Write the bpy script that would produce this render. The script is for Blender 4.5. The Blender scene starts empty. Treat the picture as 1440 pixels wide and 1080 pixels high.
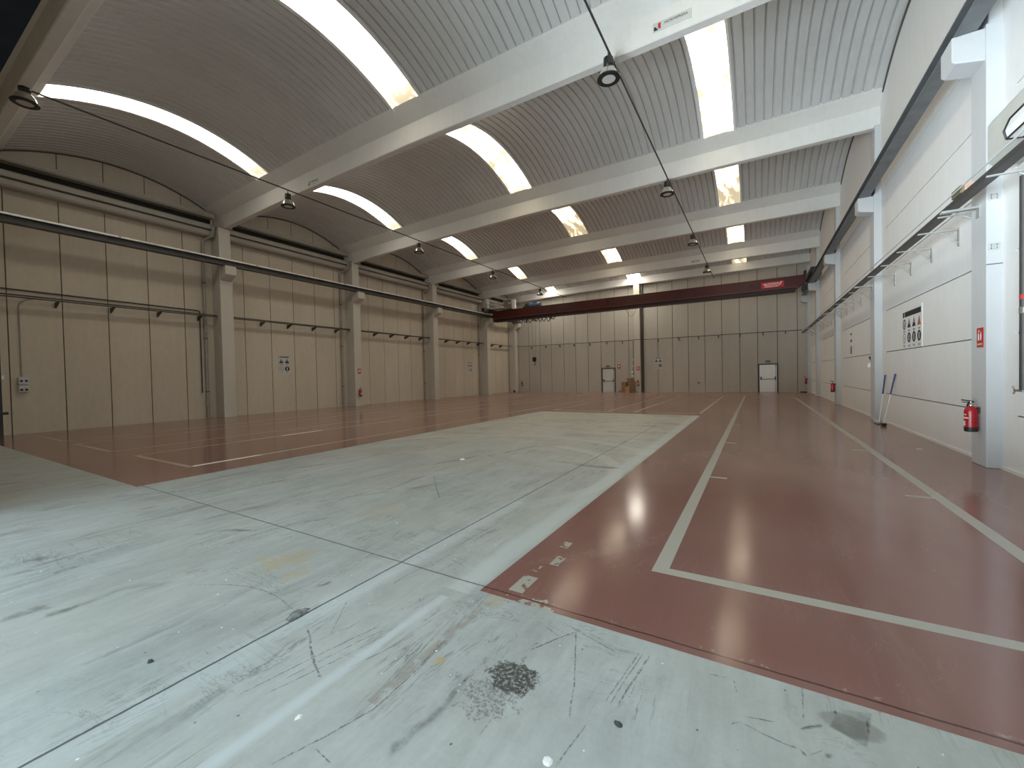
import bpy, bmesh, math, random
from mathutils import Vector, Matrix
random.seed(7)
C = bpy.context.scene.collection
PI = math.pi

# ------------------------------------------------------------------ node helpers
class S:
    """a shader value with arithmetic"""
    def __init__(s, nt, o): s.nt, s.o = nt, o
    def _m(s, op, b=None, c=None, rev=False):
        n = s.nt.nodes.new('ShaderNodeMath'); n.operation = op
        args = [s, b, c]
        if rev: args = [b, s, c]
        for i, a in enumerate(args):
            if a is None: continue
            if isinstance(a, S): s.nt.links.new(a.o, n.inputs[i])
            else: n.inputs[i].default_value = a
        return S(s.nt, n.outputs[0])
    def __add__(s, b): return s._m('ADD', b)
    def __radd__(s, b): return s._m('ADD', b)
    def __sub__(s, b): return s._m('SUBTRACT', b)
    def __rsub__(s, b): return s._m('SUBTRACT', b, rev=True)
    def __mul__(s, b): return s._m('MULTIPLY', b)
    def __rmul__(s, b): return s._m('MULTIPLY', b)
    def gt(s, b): return s._m('GREATER_THAN', b)
    def lt(s, b): return s._m('LESS_THAN', b)
    def abs(s): return s._m('ABSOLUTE')
    def sqrt(s): return s._m('SQRT')
    def min(s, b): return s._m('MINIMUM', b)
    def max(s, b): return s._m('MAXIMUM', b)
    def smooth(s, a, b):
        n = s.nt.nodes.new('ShaderNodeMapRange'); n.interpolation_type = 'SMOOTHSTEP'
        s.nt.links.new(s.o, n.inputs['Value'])
        n.inputs['From Min'].default_value = a; n.inputs['From Max'].default_value = b
        return S(s.nt, n.outputs[0])

class G:
    """one material's node graph"""
    def __init__(g, name):
        g.m = bpy.data.materials.new(name); g.m.use_nodes = True
        g.nt = g.m.node_tree; g.b = g.nt.nodes['Principled BSDF']
        tc = g.nt.nodes.new('ShaderNodeTexCoord'); g.co = tc.outputs['Object']
        sx = g.nt.nodes.new('ShaderNodeSeparateXYZ'); g.nt.links.new(g.co, sx.inputs[0])
        g.x, g.y, g.z = [S(g.nt, o) for o in sx.outputs]
    def noise(g, scale=1.0, sc=(1, 1, 1), detail=4, rough=.55, dist=0, off=(0, 0, 0), rot=0):
        mp = g.nt.nodes.new('ShaderNodeMapping'); g.nt.links.new(g.co, mp.inputs[0])
        mp.inputs['Scale'].default_value = sc; mp.inputs['Location'].default_value = off
        mp.inputs['Rotation'].default_value = (0, 0, rot)
        n = g.nt.nodes.new('ShaderNodeTexNoise'); g.nt.links.new(mp.outputs[0], n.inputs['Vector'])
        n.inputs['Scale'].default_value = scale; n.inputs['Detail'].default_value = detail
        n.inputs['Roughness'].default_value = rough; n.inputs['Distortion'].default_value = dist
        return S(g.nt, n.outputs['Fac'])
    def vor(g, scale, sc=(1, 1, 1)):
        mp = g.nt.nodes.new('ShaderNodeMapping'); g.nt.links.new(g.co, mp.inputs[0]); mp.inputs['Scale'].default_value = sc
        n = g.nt.nodes.new('ShaderNodeTexVoronoi'); g.nt.links.new(mp.outputs[0], n.inputs['Vector']); n.inputs['Scale'].default_value = scale
        return S(g.nt, n.outputs['Distance'])
    def mix(g, f, a, b):
        n = g.nt.nodes.new('ShaderNodeMix'); n.data_type = 'RGBA'
        if isinstance(f, S): g.nt.links.new(f.o, n.inputs['Factor'])
        else: n.inputs['Factor'].default_value = f
        for k, v in ((6, a), (7, b)):
            if isinstance(v, (tuple, list)): n.inputs[k].default_value = (*v[:3], 1)
            else: g.nt.links.new(v, n.inputs[k])
        return n.outputs[2]
    def col(g, c):
        if isinstance(c, (tuple, list)): g.b.inputs['Base Color'].default_value = (*c[:3], 1)
        else: g.nt.links.new(c, g.b.inputs['Base Color'])
    def set(g, **k):
        for n, v in k.items():
            n = n.replace('_', ' ').title().replace('Ior', 'IOR')
            if isinstance(v, S): g.nt.links.new(v.o, g.b.inputs[n])
            else: g.b.inputs[n].default_value = v
    def bump(g, h, strength=.2, dist=.01):
        n = g.nt.nodes.new('ShaderNodeBump'); n.inputs['Strength'].default_value = strength; n.inputs['Distance'].default_value = dist
        g.nt.links.new(h.o, n.inputs['Height']); g.nt.links.new(n.outputs[0], g.b.inputs['Normal'])

def plain(name, c, rough=.5, metal=0., var=.12, scale=3., bump=0.):
    """paint / metal / plastic with a faint uneven tone"""
    g = G(name)
    n = g.noise(scale, detail=5)
    lo = tuple(v * (1 - var) for v in c); hi = tuple(min(1, v * (1 + var)) for v in c)
    g.col(g.mix(n.smooth(.3, .7), lo, hi)); g.set(roughness=rough, metallic=metal)
    if bump: g.bump(g.noise(scale * 12, detail=3), bump, .005)
    return g.m

def concrete(name, c, stain=.12, rough=.85):
    g = G(name)
    a = g.noise(.55, (1, 1, .35), detail=5); b = g.noise(7, (1, 1, .5), detail=6, rough=.65); s = g.noise(2.2, (2.5, 2.5, .12), detail=4)
    k = (a - .5) * .5 + (b - .5) * .35 + (s - .5) * .16
    g.col(g.mix((k * 2.2 + .5).smooth(0, 1), tuple(v * (1 - stain) for v in c), tuple(v * (1 + stain * .6) for v in c)))
    g.set(roughness=rough); g.bump(g.noise(28, detail=4) + a * .6, .12, .01)
    return g.m

M = {}
M['panel'] = concrete('painted_concrete_beige', (.58, .51, .405))
M['panelw'] = concrete('painted_concrete_white', (.78, .775, .76), .06)
M['column'] = concrete('painted_concrete_column', (.58, .545, .475), .08)
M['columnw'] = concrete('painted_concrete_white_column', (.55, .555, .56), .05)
M['beam'] = concrete('painted_concrete_beam', (.73, .72, .69), .08)
M['panelfar'] = concrete('painted_concrete_far_wall', (.50, .47, .415))
M['joint'] = plain('joint_dark', (.10, .085, .07), .9)
M['jointw'] = plain('joint_grey', (.16, .155, .15), .9)
M['steel'] = plain('grey_steel', (.17, .18, .19), .5, .3)
M['darksteel'] = plain('dark_steel', (.075, .07, .065), .5, .4)
M['rail'] = plain('polished_rail_gleam', (.86, .84, .78), .35, .35)  # pale diffuse colour paints in the skylight gleam on the rail head
M['pipe'] = plain('grey_pipe', (.33, .30, .26), .5)
M['ledge'] = concrete('ledge_concrete', (.40, .37, .32), .1)
M['recess_shade'] = plain('painted_recess_shade', (.02, .018, .015), .9)
M['black'] = plain('black_plastic', (.015, .014, .013), .45)
M['header_shade'] = plain('painted_header_shade', (.002, .002, .002), .9)  # near-black, sheenless colour stands for shade under the door header
M['header_shade'].node_tree.nodes['Principled BSDF'].inputs['Specular IOR Level'].default_value = 0
M['white'] = plain('white_paint', (.78, .79, .79), .4, var=.04)
M['offwhite'] = plain('light_grey_plastic', (.55, .55, .53), .45, var=.05)
M['red'] = plain('extinguisher_red', (.42, .012, .02), .25, var=.05)
M['signred'] = plain('sign_red', (.50, .03, .03), .45, var=.05)
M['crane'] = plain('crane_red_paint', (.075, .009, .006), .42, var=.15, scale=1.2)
M['cranedark'] = plain('crane_red_shaded', (.026, .006, .005), .5)  # darker copy of the crane red, underside shade painted in
M['flange_lit'] = plain('crane_flange_lit_edge', (.16, .055, .045), .4)  # lighter copy of the crane red, light on the flange top painted in
M['cranemark'] = plain('crane_dark_lettering', (.022, .008, .007), .5)
M['cranesign'] = plain('crane_plate_red', (.55, .02, .03), .4)
M['pinkmark'] = plain('crane_plate_lettering', (.85, .62, .60), .4, var=.03)
M['blue'] = plain('motor_blue', (.10, .17, .28), .45)
M['navy'] = plain('handle_blue', (.035, .05, .22), .4)
M['cab'] = plain('cabinet_grey', (.20, .185, .14), .5)
M['card'] = plain('cardboard', (.30, .17, .085), .85, scale=6)
M['cardlight'] = plain('light_cardboard', (.46, .29, .17), .85, scale=6)
M['wood'] = plain('pallet_wood', (.25, .155, .085), .8, scale=8, var=.25)
M['frame'] = plain('door_frame_brown', (.06, .052, .042), .5)
M['leaf'] = plain('door_leaf_white', (.90, .93, .94), .35, var=.03)
M['leafg'] = plain('door_leaf_grey', (.62, .65, .63), .35, var=.03)
M['ink'] = plain('sign_ink', (.02, .018, .016), .6)
M['orangeink'] = plain('sign_orange', (.40, .12, .05), .6)
M['greyink'] = plain('sign_grey', (.35, .34, .32), .6)
M['cream'] = plain('housing_cream', (.50, .495, .46), .5, var=.04)
M['bracket'] = plain('bracket_grey', (.36, .355, .335), .5)
M['olive'] = plain('olive_box', (.16, .15, .09), .5)
M['copper'] = plain('copper_cover', (.75, .50, .38), .35, .3)
M['cloud'] = plain('lens_grey', (.55, .545, .53), .3, var=.05)
M['reflector'] = plain('lamp_reflector', (.62, .60, .55), .18, .85, var=.05)
M['rubble'] = plain('grey_rubble', (.20, .21, .2), .9, scale=30, var=.4)
M['pebble'] = plain('dark_stone', (.05, .06, .055), .8)
M['paper'] = plain('white_paper', (.85, .85, .83), .8, var=.03)
M['asphalt'] = plain('outside_concrete', (.32, .32, .31), .9, scale=.6)

def sheet_mat():
    g = G('roof_sheet_metal')
    n = g.noise(.5, (1, .4, 1), detail=4); b = g.noise(9, (1, .15, 1), detail=3)
    g.col(g.mix((n * .7 + b * .3).smooth(.3, .7), (.58, .585, .575), (.68, .69, .685)))
    g.set(roughness=.5, metallic=.15); return g.m
M['sheet'] = sheet_mat()

def skylight_mat(name, seed, k, dirt, lo=.44, hi=.70):
    """translucent roof sheet lit by the sky above, with brown water stains"""
    g = G(name); g.col((.75, .72, .62)); g.set(roughness=.5)
    a = g.noise(.55, (1.4, .55, .5), detail=4, rough=.5, dist=.8, off=(seed * 3.1, seed * 1.7, 0))
    b = g.noise(3.5, (1.2, .5, 1), detail=6, rough=.65, dist=.8, off=(seed, seed * 2.3, 0))
    f = (a * .75 + b * .25).smooth(lo, hi)
    f = f.max(g.y.smooth(1.5, 2.9) * (b * .8 + a * .4).smooth(.38, .62) * .95)
    c = g.mix(f, (1., .95, .84), (.62, .49, .29))
    g.nt.links.new(c, g.b.inputs['Emission Color'])
    st = (1.0 - f * dirt) * k
    g.nt.links.new(st.o, g.b.inputs['Emission Strength'])
    return g.m
M['sky0'] = skylight_mat('skylight_clear', 1.0, 5.8, .86, .58, .78)
M['sky1'] = skylight_mat('skylight_stained', 2.0, 19., .96, .26, .58)
M['sky3'] = skylight_mat('skylight_far_bay', 3.0, 17., .5)
M['sky2'] = skylight_mat('skylight_more_stained', 4.0, 19., .96, .25, .57)

def ring(g, cx, cy, r, w):
    d = ((g.x - cx) * (g.x - cx) + (g.y - cy) * (g.y - cy)).sqrt()
    return 1.0 - (d - r).abs().smooth(w * .5, w)
def blob(g, cx, cy, rx, ry, edge, n):
    d = (((g.x - cx) * (1 / rx)) * ((g.x - cx) * (1 / rx)) + ((g.y - cy) * (1 / ry)) * ((g.y - cy) * (1 / ry))).sqrt()
    return 1.0 - (d + (n - .5) * edge).smooth(.75, 1.0)
def box2(g, x0, x1, y0, y1):
    return g.x.gt(x0) * g.x.lt(x1) * g.y.gt(y0) * g.y.lt(y1)

def floor_grey():
    g = G('floor_grey_epoxy')
    st = g.noise(1.0, (2.2, .42, 1), detail=8, rough=.66, dist=.7, rot=.03)
    st2 = g.noise(1.0, (11, .9, 1), detail=6, rough=.65, off=(3, 1, 0), rot=.03)
    cl = g.noise(.9, detail=7, rough=.68, dist=.6)
    fine = g.noise(30, detail=5, rough=.65)
    mid = g.noise(4.5, (1.5, .7, 1), detail=7, rough=.7, dist=.5)
    k = (st - .5) * .72 + (st2 - .5) * .30 + (cl - .5) * .55 + (mid - .5) * .40 + (fine - .5) * .22
    c = g.mix((k * 1.30 + .5).smooth(0, 1), (.28, .298, .285), (.49, .53, .515))
    gr = g.noise(.6, (1, .5, 1), detail=5, off=(13, 2, 0))
    c = g.mix(gr.smooth(.45, .7) * .35, c, (.33, .345, .29))
    # brownish traffic dirt on the far part
    far = g.y.smooth(3.5, 12)
    dirt = (g.noise(.7, (1, .6, 1), detail=6, off=(7, 2, 0))).smooth(.36, .66)
    c = g.mix(far * .42 + dirt * .16, c, (.53, .49, .40))
    c = g.mix(far * g.noise(1.0, (.75, 1.7, 1), detail=7, rough=.68, dist=.6, off=(4, 8, 0), rot=.2).smooth(.50, .68) * .6, c, (.235, .215, .165))
    # dark scuffs: thin bands of a stretched noise
    sc = g.noise(1.0, (5.0, .55, 1), detail=6, rough=.7, dist=1.0, off=(11, 5, 0), rot=.08)
    scm = (1.0 - (sc - .5).abs().smooth(.004, .016)) * g.noise(1.1, detail=3, off=(5, 5, 0)).smooth(.5, .62)
    c = g.mix(scm * .55, c, (.10, .11, .105))
    sc2 = g.noise(1.0, (.8, 3.2, 1), detail=6, rough=.7, dist=1.6, off=(2, 9, 0), rot=-.35)
    scm2 = (1.0 - (sc2 - .52).abs().smooth(.003, .010)) * g.noise(.9, detail=3, off=(1, 8, 0)).smooth(.52, .62)
    c = g.mix(scm2 * .5, c, (.12, .13, .125))
    dk = g.noise(1.0, (3.2, .8, 1), detail=7, rough=.68, dist=.6, off=(9, 3, 0), rot=.05)
    c = g.mix(dk.smooth(.57, .70) * .5, c, (.16, .175, .165))
    # light tyre bands
    c = g.mix((ring(g, -4.75, 5.6, 4.05, .16) * g.y.gt(7.0)) * .55, c, (.52, .53, .47))
    c = g.mix((ring(g, -4.45, 6.0, 2.52, .15) * g.x.gt(-3.9) * g.y.smooth(4.2, 5.4)) * .6, c, (.52, .54, .49))
    c = g.mix((1.0 - (g.x + 1.95).abs().smooth(.05, .16)) * g.y.gt(2.4) * .55, c, (.55, .60, .58))
    c = g.mix((1.0 - (g.x + 2.62).abs().smooth(.02, .16)) * g.y.lt(4.5) * .35, c, (.58, .64, .65))
    c = g.mix((1.0 - (g.x + .30 * g.y * 0 + 1.98).abs().smooth(.01, .06)) * g.y.lt(2.3) * .5, c, (.58, .64, .66))
    n = g.noise(16, detail=6, rough=.7); n2 = g.noise(5, detail=6, rough=.7)
    # yellow paint remains
    for cx, cy, rx, ry, a in ((-3.62, 2.12, .16, .26, .6), (-3.30, 1.98, .10, .17, .5), (-3.83, 2.0, .16, .06, .55), (-3.95, 3.45, .22, .36, .25), (-1.55, 1.74, .035, .035, 1.), (-1.62, 2.42, .07, .10, .5)):
        c = g.mix(blob(g, cx, cy, rx, ry, 1.9, n2) * n.smooth(.34, .6) * a, c, (.50, .32, .10) if a == 1. else (.45, .35, .17))
    # scraped brown strip and oil scab
    c = g.mix((1.0 - (g.x + 1.66 - (n2 - .5) * .05).abs().smooth(.02, .045)) * box2(g, -1.9, -1.4, 1.35, 2.42) * n2.smooth(.46, .54) * .55, c, (.26, .225, .185))
    c = g.mix(blob(g, -1.13, 1.84, .15, .13, 2.0, n) * (g.noise(45, detail=5, rough=.75).smooth(.40, .52) * .75 + .2), c, (.035, .035, .03))
    c = g.mix(blob(g, -1.16, 1.66, .16, .13, 2.6, n) * g.noise(55, detail=5, rough=.8).smooth(.46, .56) * .6, c, (.06, .06, .055))
    c = g.mix(blob(g, .35, 2.32, .13, .08, .6, n) * .55, c, (.17, .16, .14))
    c = g.mix(blob(g, -2.45, 6.85, .42, .10, .5, n2) * .6, c, (.17, .18, .165))
    c = g.mix(blob(g, -3.0, 6.95, .35, .05, .5, n2) * .4, c, (.19, .2, .185))
    # white plaster specks
    near = 1.0 - g.y.smooth(3, 9) * .6
    v = g.vor(2.7); c = g.mix(v.lt(.030) * near, c, (.85, .88, .88))
    v = g.vor(5.2, (1.1, .93, 1)); c = g.mix(v.lt(.036) * g.noise(1.3, detail=2, off=(8, 1, 0)).gt(.46) * near, c, (.80, .84, .84))
    v = g.vor(11., (1.0, .8, 1)); c = g.mix(v.lt(.055) * g.noise(1.7, detail=2, off=(3, 7, 0)).gt(.50) * near * .8, c, (.74, .79, .79))
    v = g.vor(7.1, (1.13, .9, 1)); c = g.mix(v.lt(.045) * g.noise(1.1, detail=2, off=(2, 6, 0)).gt(.47) * .8, c, (.07, .075, .07))
    # saw-cut joints
    w = (n2 - .5) * .02
    c = g.mix((1.0 - (g.x + 2.68 + w).abs().smooth(.004, .012)) * g.y.lt(13) * .9, c, (.03, .035, .033))
    c = g.mix((1.0 - (g.y - 2.55 + w).abs().smooth(.004, .011)) * .8, c, (.06, .055, .05))
    c = g.mix((1.0 - (g.y - 9.6 + w).abs().smooth(.008, .02)) * .25, c, (.10, .10, .09))
    g.col(c); g.set(roughness=.42 + (st * .12), specular_ior_level=.4)
    g.bump(fine * .4 + st2, .05, .004)
    return g.m

def floor_red():
    g = G('floor_red_epoxy')
    a = g.noise(.6, detail=5); b = g.noise(1.0, (5, .8, 1), detail=6, rough=.65, rot=.2); f = g.noise(26, detail=4)
    k = (a - .5) * .7 + (b - .5) * .35 + (f - .5) * .15
    c = g.mix((k * 1.4 + .5).smooth(0, 1), (.150, .050, .041), (.215, .082, .070))
    # dust, plus painted reflection of the far wall, greys the red with distance
    c = g.mix((g.noise(.45, (1, .5, 1), detail=3, off=(3, 3, 0)).smooth(.15, .85)) * (g.y.smooth(4, 11) * .40 + .22) + .08 + g.y.smooth(4, 11) * .12, c, (.40, .28, .225))
    sc = g.noise(1.0, (5.5, .7, 1), detail=6, rough=.7, dist=1.4, off=(1, 5, 0), rot=.5)
    c = g.mix((1.0 - (sc - .5).abs().smooth(.002, .010)) * g.noise(1.0, detail=3, off=(5, 2, 0)).smooth(.52, .64) * .45, c, (.33, .19, .16))
    n = g.noise(18, detail=6, rough=.7); n2 = g.noise(7, detail=6, rough=.7)
    for x0, x1, y0, y1, t in ((-1.62, -1.50, 2.60, 2.86, .43), (-1.53, -1.45, 3.12, 3.30, .46), (-1.60, -1.52, 3.48, 3.62, .46), (-1.62, -1.56, 2.95, 3.10, .52), (-1.40, -1.28, 2.56, 2.63, .5), (-1.75, -1.2, 2.47, 2.54, .53)):
        c = g.mix(box2(g, x0, x1, y0, y1) * n2.gt(t) * .85, c, (.42, .42, .36))
    edge = (1.0 - (g.y - 2.57).abs().smooth(.0, .05)) * n.gt(.60)
    c = g.mix(edge * .6, c, (.40, .27, .23))
    v = g.vor(5.3); c = g.mix(v.lt(.026) * g.noise(.9, detail=2, off=(4, 4, 0)).gt(.5) * .8, c, (.55, .42, .38))
    w = (g.noise(5, detail=6, rough=.7) - .5) * .02
    c = g.mix((1.0 - (g.y - 2.55 + w).abs().smooth(.003, .010)) * .85, c, (.035, .015, .012))
    c = g.mix((1.0 - (g.y - 9.6 + w).abs().smooth(.006, .02)) * .45, c, (.30, .22, .18))
    c = g.mix(ring(g, -4.4, 6.3, 4.2, .10) * g.x.gt(-1.7) * g.x.lt(-.8) * n2.smooth(.4, .6) * .22, c, (.33, .24, .2))
    g.col(c); g.set(roughness=.10 + b * .09 + g.y.smooth(8, 30) * .12, specular_ior_level=.5)
    g.bump(g.noise(3, detail=3) + f * .08, .05, .004)
    return g.m

def line_mat(name, c, wear):
    g = G(name)
    n = g.noise(9, detail=6, rough=.7); a = g.noise(1.5, detail=4)
    f = (n * .7 + a * .3).smooth(wear, wear + .08)
    g.col(g.mix(f, c, (.17, .075, .06))); g.set(roughness=.4); return g.m
M['fgrey'] = floor_grey(); M['fred'] = floor_red()
M['line'] = line_mat('floor_line_paint', (.40, .385, .335), .62)
M['lineold'] = line_mat('floor_line_faded', (.40, .31, .235), .58)
M['linenew'] = line_mat('floor_line_white', (.88, .86, .80), .66)

# ------------------------------------------------------------------ mesh helpers
class MB:
    def __init__(s): s.v, s.f, s.mi = [], [], []
    def poly(s, pts, faces, mi=0):
        o = len(s.v); s.v += [tuple(p) for p in pts]
        s.f += [tuple(o + i for i in f) for f in faces]; s.mi += [mi] * len(faces); return s
    def box(s, x0, x1, y0, y1, z0, z1, mi=0, mat=None):
        p = [(x, y, z) for z in (z0, z1) for y in (y0, y1) for x in (x0, x1)]
        if mat is not None: p = [tuple(mat @ Vector(q)) for q in p]
        return s.poly(p, [(0, 2, 3, 1), (4, 5, 7, 6), (0, 1, 5, 4), (2, 6, 7, 3), (0, 4, 6, 2), (1, 3, 7, 5)], mi)
    def cbox(s, c, d, mi=0, mat=None):
        return s.box(c[0] - d[0] / 2, c[0] + d[0] / 2, c[1] - d[1] / 2, c[1] + d[1] / 2, c[2] - d[2] / 2, c[2] + d[2] / 2, mi, mat)
    def prism(s, prof, axis, a, b, mi=0, z=None):
        """profile (closed polygon in the other two axes) swept along axis from a to b"""
        n = len(prof)
        def P(t, q): return (t, q[0], q[1]) if axis == 0 else ((q[0], t, q[1]) if axis == 1 else (q[0], q[1], t))
        pts = [P(a, q) for q in prof] + [P(b, q) for q in prof]
        return s.poly(pts, [tuple(range(n)), tuple(range(2 * n - 1, n - 1, -1))] + [(i, n + i, n + (i + 1) % n, (i + 1) % n) for i in range(n)], mi)
    def tube(s, path, r, n=8, mi=0, cap=True):
        path = [Vector(p) for p in path]; rings = []; up = None
        for i, p in enumerate(path):
            a = path[max(0, i - 1)]; b = path[min(len(path) - 1, i + 1)]
            t = (b - a).normalized()
            if up is None: up = Vector((0, 0, 1)) if abs(t.z) < .9 else Vector((1, 0, 0))
            u = t.cross(up)
            if u.length < 1e-4: u = t.cross(Vector((1, .3, .2)))
            u.normalize(); w = u.cross(t).normalized(); up = w
            rr = r[i] if isinstance(r, (list, tuple)) else r
            rings.append([p + (u * math.cos(2 * PI * k / n) + w * math.sin(2 * PI * k / n)) * rr for k in range(n)])
        pts = [q for R in rings for q in R]; fs = []
        for i in range(len(rings) - 1):
            for k in range(n):
                k2 = (k + 1) % n; fs.append((i * n + k, i * n + k2, (i + 1) * n + k2, (i + 1) * n + k))
        if cap: fs += [tuple(range(n - 1, -1, -1)), tuple(range((len(rings) - 1) * n, len(rings) * n))]
        return s.poly(pts, fs, mi)
    def lathe(s, prof, c=(0, 0, 0), n=24, mi=0, closed=False):
        pts = [(c[0] + r * math.cos(2 * PI * k / n), c[1] + r * math.sin(2 * PI * k / n), c[2] + z) for r, z in prof for k in range(n)]
        m = len(prof); fs = []
        for i in range(m if closed else m - 1):
            j = (i + 1) % m
            for k in range(n):
                k2 = (k + 1) % n; fs.append((i * n + k, i * n + k2, j * n + k2, j * n + k))
        if not closed: fs += [tuple(range(n - 1, -1, -1)), tuple(range((m - 1) * n, m * n))]
        return s.poly(pts, fs, mi)
    def disc(s, c, r, t, axis=1, n=20, mi=0, r2=None):
        """flat disc (or ring when r2) of thickness t, facing the given axis"""
        def P(a, rr, d):
            u, w = rr * math.cos(a), rr * math.sin(a)
            return (c[0] + d, c[1] + u, c[2] + w) if axis == 0 else ((c[0] + u, c[1] + d, c[2] + w) if axis == 1 else (c[0] + u, c[1] + w, c[2] + d))
        A = [2 * PI * k / n for k in range(n)]
        if r2 is None:
            pts = [P(a, r, -t / 2) for a in A] + [P(a, r, t / 2) for a in A]
            return s.poly(pts, [tuple(range(n)), tuple(range(2 * n - 1, n - 1, -1))] + [(k, n + k, n + (k + 1) % n, (k + 1) % n) for k in range(n)], mi)
        pts = [P(a, q, d) for q, d in ((r, -t / 2), (r, t / 2), (r2, t / 2), (r2, -t / 2)) for a in A]
        return s.poly(pts, [(i * n + k, i * n + (k + 1) % n, ((i + 1) % 4) * n + (k + 1) % n, ((i + 1) % 4) * n + k) for i in range(4) for k in range(n)], mi)
    def build(s, name, mats, parent=None, origin=None, smooth=False, recalc=True, bevel=0):
        if not isinstance(mats, (list, tuple)): mats = [mats]
        if parent is not None:
            o = Vector((0, 0, 0)); q = parent
            while q is not None: o += q.location; q = q.parent
        elif origin is not None: o = Vector(origin)
        else:
            xs, ys, zs = zip(*s.v); o = Vector(((min(xs) + max(xs)) / 2, (min(ys) + max(ys)) / 2, min(zs)))
        me = bpy.data.meshes.new(name); me.from_pydata([tuple(Vector(p) - o) for p in s.v], [], s.f)
        for m in mats: me.materials.append(M[m] if isinstance(m, str) else m)
        me.polygons.foreach_set('material_index', s.mi)
        if recalc:
            bm = bmesh.new(); bm.from_mesh(me); bmesh.ops.recalc_face_normals(bm, faces=bm.faces); bm.to_mesh(me); bm.free()
        if smooth:
            me.polygons.foreach_set('use_smooth', [True] * len(me.polygons))
            me.set_sharp_from_angle(angle=math.radians(40))
        ob = bpy.data.objects.new(name, me); C.objects.link(ob)
        if parent is not None: ob.parent = parent
        else: ob.location = o
        if bevel:
            b = ob.modifiers.new('edge', 'BEVEL'); b.width = bevel; b.segments = 2; b.limit_method = 'ANGLE'
        return ob

def tag(o, label, cat, group=None, kind=None):
    o['label'] = label; o['category'] = cat
    if group: o['group'] = group
    if kind: o['kind'] = kind
    return o
def thing(name, loc, label, cat, group=None, kind=None):
    o = bpy.data.objects.new(name, None); C.objects.link(o); o.location = loc; o.empty_display_size = .2
    return tag(o, label, cat, group, kind)
def struct(mb, name, mats, label, cat, **k):
    return tag(mb.build(name, mats, **k), label, cat, kind='structure')
def dup(root, loc, label, group=None):
    r = root.copy(); C.objects.link(r); r.location = loc; r['label'] = label
    if group: r['group'] = group
    for ch in list(root.children):
        c = ch.copy(); C.objects.link(c); c.parent = r
        for gch in list(ch.children):
            d = gch.copy(); C.objects.link(d); d.parent = c
    return r
def text(name, body, size, mat, parent, loc, rot, extrude=.002, align='CENTER'):
    cu = bpy.data.curves.new(name, 'FONT'); cu.body = body; cu.size = size; cu.extrude = extrude
    cu.align_x = align; cu.align_y = 'CENTER'; cu.materials.append(M[mat])
    tmp = bpy.data.objects.new(name + '_curve', cu); C.objects.link(tmp)
    bpy.context.view_layer.update()
    me = bpy.data.meshes.new_from_object(tmp.evaluated_get(bpy.context.evaluated_depsgraph_get()))
    bpy.data.objects.remove(tmp); bpy.data.curves.remove(cu)
    o = bpy.data.objects.new(name, me); C.objects.link(o); o.parent = parent
    o.location = loc; o.rotation_euler = rot; return o

# ------------------------------------------------------------------ dimensions (metres; camera foot at the origin, hall runs along +Y)
XL, XR, YF = -21.45, 3.25, 36.05          # wall faces
CXL, CXR = -20.71, 3.075                  # column faces
COLY = [9.573 + 7.1 * k for k in range(4)]
BEY = [9.66 + 6.96 * k for k in range(-1, 4)]   # roof beams
CW = .26
def drop(x): return -.3 * (max(0., -9. - x) / 12.5) ** 1.5

# ------------------------------------------------------------------ floor
def build_floor():
    R = [(-.75, -.63, 3.40, 31.1, 2), (-.75, 1.96, 3.40, 3.51, 2), (1.84, 1.96, 3.40, 28.8, 2),
         (-.63, -.40, 6.87, 6.94, 2), (1.58, 1.84, 6.88, 6.95, 2), (1.61, 1.84, 10.36, 10.44, 2), (-.63, -.42, 10.37, 10.44, 2), (-.63, -.42, 13.9, 13.98, 2),
         (-9.42, -9.30, 3.53, 4.9, 4), (-9.42, -9.30, 4.9, 6.5, 2), (-9.41, -9.31, 6.5, 31, 3), (-12.05, -9.30, 3.53, 3.63, 3),
         (-12.06, -11.96, 3.53, 5.7, 3), (-12.07, -11.94, 5.7, 6.9, 2), (-12.07, -11.94, 6.9, 8.2, 4), (-12.06, -11.96, 8.2, 31, 3),
         (-13.40, -13.30, 3.48, 31, 3), (-16.0, -13.30, 3.48, 3.58, 3), (-16.06, -15.96, 3.48, 31, 3),
         (-17.45, -17.35, 3.52, 31, 3), (-20.15, -17.35, 3.52, 3.61, 3),
         (-1.96, -1.85, 17.3, 31, 2), (-4.46, -4.35, 17.3, 31.4, 3), (-5.58, -5.48, 17.3, 29, 3), (-8.14, -8.04, 17.3, 29, 3),
         (-4.46, -1.85, 17.25, 17.36, 3), (-8.14, -5.48, 17.22, 17.38, 3)]
    gx0, gx1, gy = -8.35, -1.80, 16.5
    xs = sorted({XL - .15, XR + .15, gx0, gx1} | {v for r in R for v in r[:2]})
    ys = sorted({-.6, 2.485, gy, YF + .1} | {v for r in R for v in r[2:4]})
    mb = MB(); idx = {}
    for j, y in enumerate(ys):
        for i, x in enumerate(xs): idx[i, j] = len(mb.v); mb.v.append((x, y, 0))
    for j in range(len(ys) - 1):
        for i in range(len(xs) - 1):
            cx, cy = (xs[i] + xs[i + 1]) / 2, (ys[j] + ys[j + 1]) / 2
            mi = 0 if cy < 2.485 or (gx0 < cx < gx1 and cy < gy) else 1
            for r in R:
                if r[0] < cx < r[1] and r[2] < cy < r[3]: mi = r[4]
            mb.f.append((idx[i, j], idx[i + 1, j], idx[i + 1, j + 1], idx[i, j + 1])); mb.mi.append(mi)
    return struct(mb, 'floor', ['fgrey', 'fred', 'line', 'lineold', 'linenew'], 'grey and dark red painted warehouse floor with parking lanes', 'floor', origin=(0, 0, 0), recalc=False)
FLOOR = build_floor()

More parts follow.
